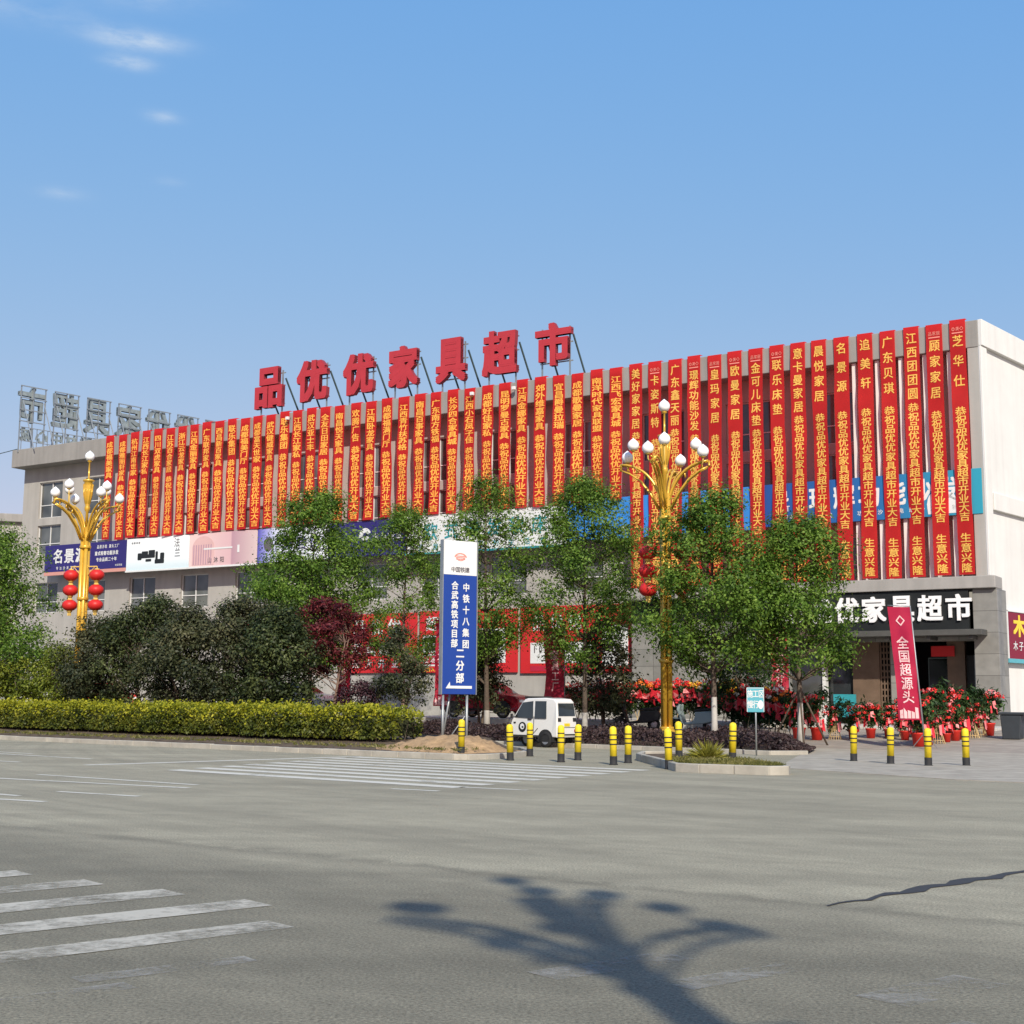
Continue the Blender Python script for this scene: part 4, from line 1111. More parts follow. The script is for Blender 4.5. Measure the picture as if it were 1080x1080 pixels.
# ------------------------------------------------------------------ bollards
def bollard_proto():
    t = thing('bollard', '-', 'bollard', (0, 0, 0), 0, 'yellow and black bollards along the road')
    MB().lathe([(.088, .20), (.088, .86), (.080, .90), (.055, .93), (0, .945)], (0, 0, 0), 18).build('post', 'yellow', t, smooth=True)
    MB().lathe([(.108, 0), (.108, .02), (.093, .03), (.093, .212), (.0, .212)], (0, 0, 0), 18).build('base', 'blackrub', t, smooth=True)
    for z in (.50, .615, .73): MB().lathe([(.089, z - .016), (.0915, z - .014), (.0915, z + .014), (.089, z + .016)], (0, 0, 0), 18).build('black_ring', 'blackrub', t, smooth=True)
    return t
bp = bollard_proto()
BOL = [(-1.32, 37.2, .10, 'yellow bollard on the kerb at the foot of the blue board'), (.0, 36.2, 0, 'yellow bollard at the nose of the white van, leftmost in the gap'), (.55, 38.9, 0, 'yellow bollard in front of the van cab door'),
       (1.30, 35.4, 0, 'yellow bollard in front of the van rear corner'), (1.79, 36.6, 0, 'yellow bollard just right of the van tail'), (2.55, 34.1, 0, 'nearer yellow bollard of the pair below the black scooter'), (3.0, 35.2, 0, 'farther yellow bollard of the pair below the black scooter'),
       (3.70, 32.2, .0, 'yellow bollard in front of the gold lamp pole'), (4.28, 35.0, .12, 'yellow bollard touching the right side of the gold lamp pole'), (5.45, 33.9, .12, 'yellow bollard on the small island beside the spiky shrub'),
       (9.2, 37.0, 0, 'leftmost yellow bollard of the four at the entrance drive'), (9.8, 35.6, 0, 'second yellow bollard of the four at the entrance drive'), (10.5, 34.7, 0, 'yellow bollard in front of the leaning red flag'), (11.52, 34.9, 0, 'rightmost yellow bollard of the four at the entrance drive')]
for i, (x, y, z, lab) in enumerate(BOL):
    if i == 0: bp.location = (x, y, z); bp['label'] = lab
    else:
        c = copy_tree(bp, (x, y, z), random.uniform(0, 6), 1.0, lab); c.rotation_euler = (random.uniform(-.035, .035), random.uniform(-.035, .035), random.uniform(0, 6))

# ------------------------------------------------------------------ tall blue direction board
t = thing('direction_board', 'tall blue sign board on steel legs with white vertical characters and an arrow', 'sign', (-2.0, 39.9, .30), math.radians(34))
BWD, BHT, BZ = 1.16, 4.52, 1.42
MB().box(0, BWD, 0, .14, BZ, BZ + BHT - 1.02).build('panel', 'signblue', t, bevel=.008)
MB().box(0, BWD, 0, .14, BZ + BHT - 1.018, BZ + BHT).build('head_panel', 'white', t, bevel=.008)
MB().box(-.03, -.002, -.012, .15, BZ - .01, BZ + BHT + .01).box(BWD + .002, BWD + .03, -.012, .15, BZ - .01, BZ + BHT + .01).build('edge_trim', 'steel', t)
mb = MB()
put_text(mb, '中铁十八集团', BWD * .68, BZ + 3.14, .24, .26, -.012, dz=-.335, bold=.035)
put_text(mb, '合武高铁项目部', BWD * .34, BZ + 3.18, .24, .26, -.012, dz=-.283, bold=.035)
put_text(mb, '二分部', BWD * .52, BZ + 1.19, .29, .31, -.012, dz=-.36, bold=.04)
mb.prism([(.12, BZ + .17), (.26, BZ + .36), (.27, BZ + .245), (1.02, BZ + .245), (1.02, BZ + .165)], -.012, -.004)
mb.build('lettering', 'white', t)
mb = MB(); put_text(mb, '中国铁建', BWD * .29, BZ + 3.66, .17, .17, -.012, dx=.16, bold=.01); mb.build('head_lettering', 'greytext', t)
mb = MB()
for k, (r0, r1) in enumerate(((.14, .175), (.09, .115))):
    o = len(mb.v)
    for q in range(17):
        a = .15 + q / 16 * (PI - .3) + (.0 if k == 0 else PI); mb.v += [(BWD / 2 + r0 * 1.25 * math.cos(a), -.012, BZ + 4.02 + r0 * .8 * math.sin(a)), (BWD / 2 + r1 * 1.25 * math.cos(a), -.012, BZ + 4.02 + r1 * .8 * math.sin(a))]
    for q in range(16): mb.f.append((o + 2 * q, o + 2 * q + 1, o + 2 * q + 3, o + 2 * q + 2)); mb.m.append(0)
for k in range(3): mb.box(BWD / 2 - .16, BWD / 2 + .16, -.012, -.004, BZ + 3.97 + k * .045, BZ + 3.99 + k * .045)
mb.build('emblem', 'pinkmark', t)
for x, y in ((.08, .07), (BWD * .78, .07)): MB().tube([(x, y, -.25), (x, y, BZ + .02)], .038, 10).build('leg', 'steel', t, smooth=True)
MB().tube([(BWD * .36, .75, -.25), (BWD * .36, .2, BZ + .1)], .03, 8).tube([(BWD * .36, .75, -.25), (BWD * .75, .12, BZ * .55)], .018, 6).build('brace', 'steel', t, smooth=True)

# small teal notice by the island
t = thing('notice_sign', 'small teal notice with white text on a thin post beside the bed', 'sign', (7.2, 40.4, 0), math.radians(-14))
MB().box(-.25, .25, -.02, .02, 1.26, 1.98).build('panel', 'tealsign', t, bevel=.01)
mb = MB(); put_text(mb, '施工区', -.15, 1.79, .17, .24, -.024, dx=.16, bold=.03); put_text(mb, '慢行', -.15, 1.48, .17, .24, -.024, dx=.16, bold=.03)
mb.prism([(.15 + .08 * math.cos(a), 1.48 + .13 * math.sin(a)) for a in np.linspace(0, 2 * PI, 16, endpoint=False)], -.03, -.0205)
mb.box(-.25, -.235, -.026, -.021, 1.27, 1.97).box(.235, .25, -.026, -.021, 1.27, 1.97).box(-.234, .234, -.026, -.021, 1.955, 1.97); mb.build('lettering', 'white', t)
MB().tube([(0, .03, 0), (0, .03, 1.9)], .024, 8).build('post', 'steel', t, smooth=True)

# ------------------------------------------------------------------ leaning advertising flags
def flag(label, x, y, h, w, lean, rotz, txt=True, mat='flagcloth', seed=0):
    z = hz(x, y); t = thing('advertising_flag', label, 'flag', (x, y, z), rotz, 'red advertising flags before the store')
    rg = random.Random(seed)
    top = h; ln = lean
    MB().tube([(0, 0, 0), (-ln * .5, 0, top * .5), (-ln, 0, top)], [.03, .026, .018], 8).tube([(-ln, 0, top - .02), (-ln - w, 0, top + .02)], .014, 6).build('pole', 'steel', t, smooth=True)
    MB().tube([(0, 0, .55), (.42, .25, 0)], .014, 5).tube([(0, 0, .55), (-.42, .25, 0)], .014, 5).tube([(0, 0, .55), (0, -.48, 0)], .014, 5).build('stand', 'steel', t)
    zb = h - (h - .85); n = 22
    zz = np.linspace(.95, top - .04, n + 1); mb = MB()
    def px(fx, z_): return -ln * z_ / top - .02 - fx * w * (1 - .12 * math.sin(PI * (z_ - .95) / (top - .95)) * (1 if seed else .5))
    def yy(fx, z_): return .09 * math.sin(z_ * 2.3 + seed) * fx + .05 * math.sin(fx * 5 + z_ * 1.2 + seed) + .022 * math.sin(z_ * 7.1 + fx * 3) + .02 * math.sin(fx * 9 - z_ * 2.7)
    for k in range(n + 1):
        for c in range(7): fx = c / 6; mb.v.append((px(fx, zz[k]), yy(fx, zz[k]), zz[k]))
    for k in range(n):
        for c in range(6): a = k * 7 + c; mb.f.append((a, a + 7, a + 8, a + 1)); mb.m.append(0)
    cl = mb.build('cloth', mat, t, smooth=True)
    def pt(mbx, chars, fx, z, cw, chh, dz, bold=.02):
        for k, ch in enumerate(chars):
            v, f = glyph(ch, bold); zc = z + k * dz
            V = []
            for a, b, c_ in v:
                z_ = min(max(zc + b * chh, .95), top - .05); f_ = min(max(fx - a * cw / w, 0), 1); V.append((px(f_, z_), yy(f_, z_) - .02 + c_ * .0016, z_))
            mbx.add(V, f)
    mb = MB(); pt(mb, txt or '盛大开业', .5, top - 1.25, .40, .44, -.45); pt(mb, '◇', .5, top - .5, .3, .36, 0); mb.build('lettering', 'rose', cl)
    mb = MB()
    for k in range(5):
        x0 = .1 + k * .17
        V = []; pts = [(x0, 1.0), (x0 + .14, 1.0), (x0 + .14, 1.12 + rg.random() * .3), (x0, 1.12 + rg.random() * .3)]
        for f_, z_ in pts: V.append((px(f_, z_), yy(f_, z_) - .013, z_))
        mb.add(V, [(3, 2, 1, 0)])
    mb.build('print', 'rose', cl)
    return t
flag('leaning red advertising flag with pale characters in front of the entrance', 13.75, 45.7, 4.75, .74, .34, math.radians(-12), '全国超源头', seed=0)
flag('dark red advertising flag behind the staked street tree', 11.2, 55.2, 4.3, .78, -.03, math.radians(-20), '盛大开业', 'crimson', seed=2)
flag('dark red advertising flag behind the roof of the white van', 2.35, 59.5, 4.4, 1.0, .02, math.radians(-25), '家具工厂', 'crimson', seed=3)
flag('dark red advertising flag half behind the blue sign board', -2.75, 62.0, 4.9, .8, .04, math.radians(-25), '盛大开业', 'crimson', seed=4)
flag('dark red advertising flag between the maple and the plum bush', -7.6, 65.0, 3.8, .8, -.02, math.radians(-25), '沙发床垫', 'crimson', seed=5)

# ------------------------------------------------------------------ vehicles
def vehicle(name, label, cat, loc, rotz, prof, hw, mat, wheels, wr, sides, ends, group=None, zsplit=.9, tumble=.16, nose=.0):
    "prof: side outline (x forward, z) anticlockwise seen from the left; hw half width"
    t = thing(name, label, cat, loc, rotz, group)
    zmax = max(p[1] for p in prof)
    def half(x, z):
        k = max(0, (z - zsplit) / (zmax - zsplit)); h_ = hw * (1 - tumble * k)
        if nose:
            xm = max(p[0] for p in prof); e = max(0, (abs(x) - xm * .55) / (xm * .45)); h_ *= 1 - nose * e * e
        return h_
    # outline resampled so that the skin curves
    P = []
    for a, b in zip(prof, prof[1:] + prof[:1]):
        d = math.hypot(b[0] - a[0], b[1] - a[1]); n = max(1, int(d / .22))
        for k in range(n): P.append((a[0] + (b[0] - a[0]) * k / n, a[1] + (b[1] - a[1]) * k / n))
    n = len(P); mb = MB(); rings = (-1, -.93, .93, 1)
    cx = sum(p[0] for p in P) / n; cz = sum(p[1] for p in P) / n
    for r_ in rings:
        shr = .0 if abs(r_) < 1 else .045
        for x, z in P: mb.v.append((x + (cx - x) * shr / 1.2, r_ * half(x, z) * (1 if abs(r_) < 1 else 1.0 / 1), z + (cz - z) * shr))
    for k in range(3):
        for i in range(n): j = (i + 1) % n; mb.f.append((k * n + i, k * n + j, (k + 1) * n + j, (k + 1) * n + i)); mb.m.append(0)
    mb.f.append(tuple(range(n - 1, -1, -1))); mb.f.append(tuple(3 * n + k for k in range(n))); mb.m += [0, 0]
    mb.build('body', mat, t, smooth=False)
    for nm, mt, poly in sides:
        for s_ in (1, -1):
            mb = MB(); o = [(x, s_ * (half(x, z) * (1 - .045 * 0) + .006), z) for x, z in poly]; i_ = [(x, s_ * (half(x, z) - .05), z) for x, z in poly]; q = len(poly)
            mb.add(o + i_, [tuple(range(q))] + [(k, q + k, q + (k + 1) % q, (k + 1) % q) for k in range(q)]); mb.build(nm, mt, t)
    for nm, mt, P0, P1, y0, y1 in ends:          # a patch on the front or rear skin between two outline points
        (xa, za), (xb, zb) = P0, P1; nx_, nz_ = (zb - za), -(xb - xa); L = math.hypot(nx_, nz_); nx_ /= L; nz_ /= L
        if nx_ * (xa - cx) + nz_ * (za - cz) < 0: nx_, nz_ = -nx_, -nz_
        e = .012; mb = MB()
        pts = [(xa + nx_ * e, y0 * half(xa, za), za + nz_ * e), (xa + nx_ * e, y1 * half(xa, za), za + nz_ * e), (xb + nx_ * e, y1 * half(xb, zb), zb + nz_ * e), (xb + nx_ * e, y0 * half(xb, zb), zb + nz_ * e)]
        inn = [(x - nx_ * .05, y, z - nz_ * .05) for x, y, z in pts]
        mb.add(pts + inn, [(0, 1, 2, 3), (0, 4, 5, 1), (1, 5, 6, 2), (2, 6, 7, 3), (3, 7, 4, 0)]); mb.build(nm, mt, t)
    for wx, wy in wheels:
        w = MB(); prof_w = [(wr * .62, -.085), (wr * .93, -.085), (wr, -.055), (wr, .055), (wr * .93, .085), (wr * .62, .085)]
        for r_, y in prof_w:
            for k in range(20): w.v.append((wx + r_ * math.cos(k * PI / 10), wy + y, wr + r_ * math.sin(k * PI / 10)))
        for i in range(5):
            for k in range(20): k2 = (k + 1) % 20; w.f.append((i * 20 + k, (i + 1) * 20 + k, (i + 1) * 20 + k2, i * 20 + k2)); w.m.append(0)
        wo = w.build('wheel', 'tyre', t, smooth=True)
        r2 = MB()
        for y in (-.07, .07):
            o = len(r2.v); r2.v.append((wx, wy + y * .8, wr))
            for k in range(20): r2.v.append((wx + wr * .63 * math.cos(k * PI / 10), wy + y, wr + wr * .63 * math.sin(k * PI / 10)))
            for k in range(20): r2.f.append((o, o + 1 + k, o + 1 + (k + 1) % 20)); r2.m.append(0)
        r2.build('rim', 'rim', wo)
        # dark wheel arch
        sy = 1 if wy > 0 else -1
        if abs(wy) > .1:
            a = MB(); o = len(a.v); rr = wr * 1.22; yy_ = sy * (hw + .003)
            pts = [(wx + rr * math.cos(q), yy_, wr + rr * math.sin(q)) for q in np.linspace(-.25, PI + .25, 18)]; pi_ = [(x, sy * (hw - .12), z) for x, _, z in pts]
            a.add(pts + pi_, [tuple(range(18))] + [(k, 18 + k, 19 + k, k + 1) for k in range(17)]); a.build('wheel_arch', 'blackrub', t)
    return t, half
# little white three wheeled van
van_prof = [(-1.02, .34), (1.0, .34), (1.06, .45), (1.07, .78), (1.0, .92), (.93, 1.02), (.58, 1.50), (.48, 1.58), (.35, 1.62), (-.45, 1.64), (-.86, 1.60), (-.97, 1.50), (-1.03, 1.05), (-1.05, .6), (-1.05, .40)][::-1]
van, vh = vehicle('electric_van', 'small white three wheeled van parked on the slip lane behind bollards', 'van', (1.12, 46.6, .0), math.radians(137), van_prof, .50, 'carwhite', [(-.52, .43), (-.52, -.43), (.72, 0)], .27,
    [('side_window', 'carglass', [(.88, .98), (.54, 1.48), (.07, 1.53), (.05, .95)]), ('side_window', 'carglass', [(-.04, .95), (-.02, 1.53), (-.52, 1.53), (-.54, .95)]),
     ('door_seam', 'blackrub', [(.02, .45), (.008, 1.02), (.0, 1.02), (.012, .45)]), ('door_seam', 'blackrub', [(-.18, .62), (.01, .44), (.02, .46), (-.17, .635)]), ('door_handle', 'blackrub', [(.28, .90), (.28, .94), (.12, .94), (.12, .90)]),
     ('side_lamp', 'blackrub', [(.92, .78), (.92, .83), (.83, .83), (.83, .78)]), ('emblem', 'black', [(.52 + .17 * math.cos(a), .66 + .17 * math.sin(a)) for a in np.linspace(0, 2 * PI, 16, endpoint=False)]), ('sill', 'blackrub', [(.95, .345), (.95, .40), (-.3, .40), (-.3, .345)])],
    [('rear_window', 'carglass', (-1.031, 1.04), (-.985, 1.46), -.86, .86), ('tail_lamp', 'blackrub', (-1.043, .86), (-1.034, .98), -.92, -.62), ('tail_lamp', 'blackrub', (-1.043, .86), (-1.034, .98), .62, .92), ('tail_lamp', 'lampred', (-1.05, .50), (-1.05, .60), -.92, -.72), ('tail_lamp', 'lampred', (-1.05, .50), (-1.05, .60), .72, .92),
     ('number_plate', 'yellow', (-1.045, .70), (-1.04, .80), -.28, .28), ('tailgate_seam', 'blackrub', (-1.05, .66), (-1.05, .672), -.85, .85), ('windscreen', 'carglass', (.90, 1.06), (.60, 1.47), -.88, .88), ('bumper', 'blackrub', (-1.05, .41), (-1.05, .45), -.9, .9)], zsplit=.9, tumble=.14)
mb = MB(); mb.v += [(.52 + .10 * math.cos(a), .508, .68 + .10 * math.sin(a)) for a in np.linspace(0, 2 * PI, 12, endpoint=False)]; mb.f.append(tuple(range(12))); mb.m.append(0)
mb.v += [(.50 + .05 * math.cos(a), .511, .66 + .035 * math.sin(a)) for a in np.linspace(0, 2 * PI, 8, endpoint=False)]; mb.f.append(tuple(range(12, 20))); mb.m.append(1); mb.build('emblem', ['white', 'black'], van)
MB().box(-.05, .55, -.36, .36, 1.61, 1.69).build('roof_rack', 'blackrub', van, bevel=.02)
for s_ in (1, -1): MB().tube([(.86, s_ * .48, 1.0), (.90, s_ * .6, 1.02)], .012, 6).box(.88, .93, min(s_ * .58, s_ * .66), max(s_ * .58, s_ * .66), .94, 1.1).build('mirror', 'blackrub', van, bevel=.01)
MB().box(-.4, .5, -.3, .3, .6, 1.25).build('seat', 'black', van, bevel=.05)

suv_prof = [(-2.2, .35), (2.15, .32), (2.28, .5), (2.26, .85), (2.1, 1.0), (1.25, 1.12), (.55, 1.58), (.25, 1.66), (-1.2, 1.68), (-1.9, 1.55), (-2.22, 1.1), (-2.28, .7), (-2.26, .45)][::-1]
def car(label, mat, loc, rotz, group='parked cars on the forecourt'):
    t, hf = vehicle('parked_car', label, 'car', loc, rotz, suv_prof, .92, mat, [(1.38, .80), (1.38, -.80), (-1.38, .80), (-1.38, -.80)], .36,
        [('side_window', 'carglass', [(1.08, 1.12), (.5, 1.50), (-.15, 1.55), (-.15, 1.08)]), ('side_window', 'carglass', [(-.22, 1.08), (-.22, 1.55), (-1.1, 1.55), (-1.2, 1.08)]), ('side_window', 'carglass', [(-1.27, 1.10), (-1.17, 1.54), (-1.7, 1.46), (-1.9, 1.14)]),
         ('door_seam', 'blackrub', [(.98, .42), (.985, 1.05), (.975, 1.05), (.97, .42)]), ('door_seam', 'blackrub', [(-.18, .42), (-.175, 1.05), (-.185, 1.05), (-.19, .42)]), ('door_handle', 'steel', [(-.0, .98), (-.0, 1.01), (.18, 1.01), (.18, .98)][::-1]), ('sill', 'blackrub', [(.95, .36), (.95, .44), (-.95, .44), (-.95, .36)])],
        [('windscreen', 'carglass', (1.2, 1.15), (.58, 1.56), -.88, .88), ('rear_window', 'carglass', (-2.18, 1.17), (-1.93, 1.50), -.85, .85), ('head_lamp', 'lampclear', (2.265, .74), (2.26, .86), -.95, -.55), ('head_lamp', 'lampclear', (2.265, .74), (2.26, .86), .55, .95),
         ('grille', 'blackrub', (2.278, .52), (2.268, .74), -.5, .5), ('tail_lamp', 'lampred', (-2.26, .85), (-2.235, 1.0), -.96, -.55), ('tail_lamp', 'lampred', (-2.26, .85), (-2.235, 1.0), .55, .96), ('number_plate', 'signblue', (2.28, .44), (2.278, .54), -.25, .25)], group, .95, .24, .16)
    for s_ in (1, -1): MB().box(.82, 1.0, min(s_ * .9, s_ * 1.06), max(s_ * .9, s_ * 1.06), 1.03, 1.17).build('mirror', mat, t, bevel=.03)
    return t
def at_ground(px, y):
    "ground point at depth y under an image column, for laying out the forecourt"
    return ((px - 540) / 1435 * y * 1.002, y)
car('dark red car nosed right, parked behind the blue sign board', 'carred', fw(41.0, 4.1, .70), RZ)
car('silver car parked behind the red leaved maple', 'carsilver', fw(29.0, 4.0, .70), RZ)
car('white car glimpsed between the bushes at the far left', 'carwhite', fw(8.7, 4.0, .70), RZ)
car('bright red car glimpsed under the dark bushes', 'plasticred', fw(14.2, 4.0, .70), RZ)

def scooter(label, x, y, rotz, body):
    z = hz(x, y); t = thing('motor_scooter', label, 'scooter', (x, y, z), rotz, 'scooters parked on the forecourt')
    for wx in (.62, -.60):
        w = MB(); pr = [(.13, -.045), (.21, -.045), (.235, -.02), (.235, .02), (.21, .045), (.13, .045)]
        for r_, yy_ in pr:
            for k in range(18): w.v.append((wx + r_ * math.cos(k * PI / 9), yy_, .235 + r_ * math.sin(k * PI / 9)))
        for i in range(5):
            for k in range(18): k2 = (k + 1) % 18; w.f.append((i * 18 + k, (i + 1) * 18 + k, (i + 1) * 18 + k2, i * 18 + k2)); w.m.append(0)
        wo = w.build('wheel', 'tyre', t, smooth=True)
        h = MB(); h.v += [(wx, -.03, .235)] + [(wx + .135 * math.cos(k * PI / 9), -.04, .235 + .135 * math.sin(k * PI / 9)) for k in range(18)]
        h.f += [(0, 1 + k, 1 + (k + 1) % 18) for k in range(18)]; h.m += [0] * 18; h.build('rim', 'rim', wo)
    MB().prism([(-.86, .55), (-.80, .36), (-.35, .28), (.30, .24), (.36, .32), (-.02, .36), (-.12, .55), (-.1, .70), (-.78, .74)], -.15, .15).build('body', body, t, bevel=.04)
    MB().prism([(.30, .28), (.38, .30), (.56, .78), (.50, .98), (.42, .96), (.44, .74)], -.19, .19).build('leg_shield', body, t, bevel=.03)
    MB().prism([(-.82, .745), (-.10, .705), (-.06, .76), (-.3, .82), (-.55, .82), (-.84, .88)], -.14, .14).build('seat', 'blackrub', t, bevel=.03)
    MB().prism([(.36, .44), (.50, .50), (.78, .50), (.90, .36), (.86, .34), (.74, .455), (.5, .44)], -.08, .08).build('mudguard', body, t, bevel=.015)
    MB().tube([(.64, 0, .24), (.50, 0, .72), (.44, 0, 1.0)], .03, 8).tube([(.40, -.32, 1.04), (.46, 0, 1.0), (.40, .32, 1.04)], .018, 8).build('handlebar', 'blackrub', t, smooth=True)
    MB().lathe([(.0, -.02), (.075, 0), (.06, .05), (0, .06)], (.56, 0, .86), 12).build('head_lamp', 'lampclear', t, smooth=True)
    for s_ in (-1, 1): MB().tube([(.42, s_ * .24, 1.04), (.40, s_ * .28, 1.24)], .008, 5).box(.385, .40, s_ * .28 - .06, s_ * .28 + .06, 1.22, 1.31).build('mirror', 'blackrub', t)
    return t
x, y = at_ground(672, 57.5); sA = scooter('black scooter with a covered seat parked left of the gold lamp', x, y, math.radians(165), 'black'); sA.scale = (1.15,) * 3
x, y = at_ground(730, 56); sB = scooter('pale green scooter parked right of the gold lamp', x, y, math.radians(150), 'green'); sB.scale = (1.15,) * 3

# ------------------------------------------------------------------ trees and shrubs
def tree(name, label, cat, loc, H, cb, R, shape, lm, nleaf, leaf, tr=.10, nclump=60, seed=1, bark='bark', lime=0.0, group=None, multi=1, flat=.75, clump_r=.5, lean=(0, 0), core=0.0):
    rg = np.random.default_rng(seed)
    t = thing(name, label, cat, loc, rg.uniform(0, 6), group)
    def env(q):
        if shape == 'oval': return max(.12, math.sin(PI * min(1, .14 + .80 * q)) ** .75)
        if shape == 'cone': return max(.10, (1 - q) ** .7 * min(1, .55 + 2 * q))
        if shape == 'dome': return max(.15, math.sqrt(max(0, 1 - max(0, q - .1) ** 2 * 1.15)) * min(1, .78 + q))
        return 1
    tm = MB()
    trunks = []
    for k in range(multi):
        a = rg.uniform(0, 6.28); off = 0 if multi == 1 else .12; sp_ = 0 if multi == 1 else R * .35
        top = H * (.86 if multi == 1 else rg.uniform(.55, .75)); path = []
        w1, w2 = rg.uniform(-.12, .12, 2), rg.uniform(0, 6, 2)
        for q in np.linspace(0, 1, 10):
            path.append(Vector((off * math.cos(a) + sp_ * q ** 1.4 * math.cos(a) + w1[0] * math.sin(q * 5 + w2[0]) * q + lean[0] * q, off * math.sin(a) + sp_ * q ** 1.4 * math.sin(a) + w1[1] * math.sin(q * 4 + w2[1]) * q + lean[1] * q, -.15 + (top + .15) * q)))
        rs = [tr * (1.35 if q == 0 else 1) * (1 - .86 * q) + .008 for q in np.linspace(0, 1, 10)]
        trunks.append(path); tm.tube(path, rs, 9)
    if lime:
        tm.m = [1 if max(tm.v[i][2] for i in f) < lime + .25 else 0 for f in tm.f]
    # clumps of foliage, each at the end of its own limb
    cen = []; rad = []
    for k in range(nclump):
        q = rg.uniform(0, 1) ** .9; e = env(q) * R; th = k * 2.39996 + rg.uniform(-.5, .5)
        r = e * math.sqrt(rg.uniform(.10, 1.0)) * (rg.uniform(.82, 1.12) if name not in ('bushy_tree', 'street_tree') else rg.uniform(.65, 1.28)); z = cb + (H - cb) * q
        c = Vector((r * math.cos(th) + lean[0] * z / H, r * math.sin(th) + lean[1] * z / H, z + rg.uniform(-.15, .15)))
        tp = trunks[k % multi]; zs = max(cb * .72, min(z - r * rg.uniform(.45, .9), tp[-1].z)) if cb > .5 else max(.1, z - r * .8 - .2); zs = min(zs, tp[-1].z)
        j = min(range(len(tp)), key=lambda i: abs(tp[i].z - zs)); b = tp[j]
        mid = b.lerp(c, .55) + Vector((0, 0, -.06 * r)) + Vector(rg.normal(0, .05, 3))
        tr0 = max(.012, tr * .34 * (1 - .7 * q)); tm.tube([b, b.lerp(mid, .5) + Vector(rg.normal(0, .03, 3)), mid, c], [tr0, tr0 * .75, tr0 * .5, .006], 5, cap=False)
        cen.append(c); rad.append(clump_r * (1.3 if name == 'street_tree' else 1) * rg.uniform(.5, 1.35) * (1 if shape != 'cone' else 1 - .4 * q))
    tm.build('trunk', [bark, 'lime'], t, smooth=True)
    cen = np.array([tuple(c) for c in cen]); rad = np.array(rad)
    wgt = rad ** 2; wgt = wgt / wgt.sum()
    idx = rg.choice(len(cen), size=nleaf, p=wgt)
    d = rg.normal(size=(nleaf, 3)); d /= np.linalg.norm(d, axis=1, keepdims=True)
    rr = rg.uniform(0, 1, nleaf) ** (.8 if name == 'street_tree' else .55) * np.where(rg.uniform(0, 1, nleaf) < .12, 1.35, 1.0)
    off = d * rr[:, None] * rad[idx][:, None] * np.array([1, 1, flat]); off[:, 2] -= .10 * rr * rad[idx]
    P = cen[idx] + off
    ctr = np.array([0, 0, cb + (H - cb) * .45])
    Nn = d * .8 + np.array([0, 0, .55]) + rg.normal(0, .55, (nleaf, 3)) + (P - ctr) / max(R, 1) * .35
    sz = leaf * rg.uniform(.65, 1.3, nleaf)
    leaves('crown', P, Nn, sz, sz * .55, lm, t, rng=rg)
    return t
STREET = 'young street trees along the slip lane'
# street trees with limewashed trunks
tree('street_tree', 'leafy street tree left of the red maple, fullest crown before the facade', 'tree', (-8.85, 60.5, .3), 10.2, 2.8, 2.9, 'oval', LEAF['green'], 46000, .135, .12, 130, 21, lime=1.5, group=STREET, clump_r=.75)
tree('street_tree', 'slender street tree just left of the tall blue board', 'tree', (-5.05, 64.5, .35), 10.3, 3.0, 2.0, 'oval', LEAF['green'], 20000, .125, .10, 90, 22, bark='barkred', lime=1.5, group=STREET, clump_r=.6)
tree('street_tree', 'street tree with thin leaning trunk just right of the tall blue board', 'tree', (-1.0, 58.5, .22), 10.7, 2.9, 2.3, 'oval', LEAF['green'], 23000, .125, .12, 100, 23, lime=1.55, group=STREET, clump_r=.62, lean=(.25, 0))
tree('street_tree', 'street tree with a pale trunk behind the white van tail', 'tree', (3.02, 56.0, .20), 10.4, 2.8, 2.65, 'oval', LEAF['green'], 29000, .125, .11, 115, 24, lime=1.6, group=STREET, clump_r=.66)
tree('street_tree', 'dense street tree close right of the gold lamp', 'tree', (7.05, 47.6, .20), 8.5, 2.6, 2.3, 'oval', LEAF['green'], 31000, .122, .11, 120, 25, lime=1.5, group=STREET, clump_r=.62)
tF = tree('street_tree', 'staked street tree left of the entrance sign', 'tree', (10.0, 47.5, .20), 7.6, 2.5, 2.15, 'dome', LEAF['green'], 26000, .122, .11, 105, 26, lime=1.45, group=STREET, clump_r=.62)
tF.rotation_euler = (0, 0, 0)
for a in (.4, 2.5, 4.6): MB().tube([(1.15 * math.cos(a), 1.15 * math.sin(a), -.2), (.06 * math.cos(a), .06 * math.sin(a), 1.75)], .035, 7).build('stake', 'bark', tF, smooth=True)
tree('street_tree', 'big green tree cut by the left edge of the frame', 'tree', (-24.2, 62.5, .2), 8.8, 2.0, 3.4, 'dome', LEAF['green'], 36000, .14, .16, 120, 27, group=STREET, clump_r=.8)
tree('street_tree', 'green tree behind the one at the left edge, beside the facade corner', 'tree', (-31.5, 80, .3), 8.5, 2.0, 2.6, 'dome', LEAF['green'], 9000, .2, .14, 70, 28, group=STREET, clump_r=.8)
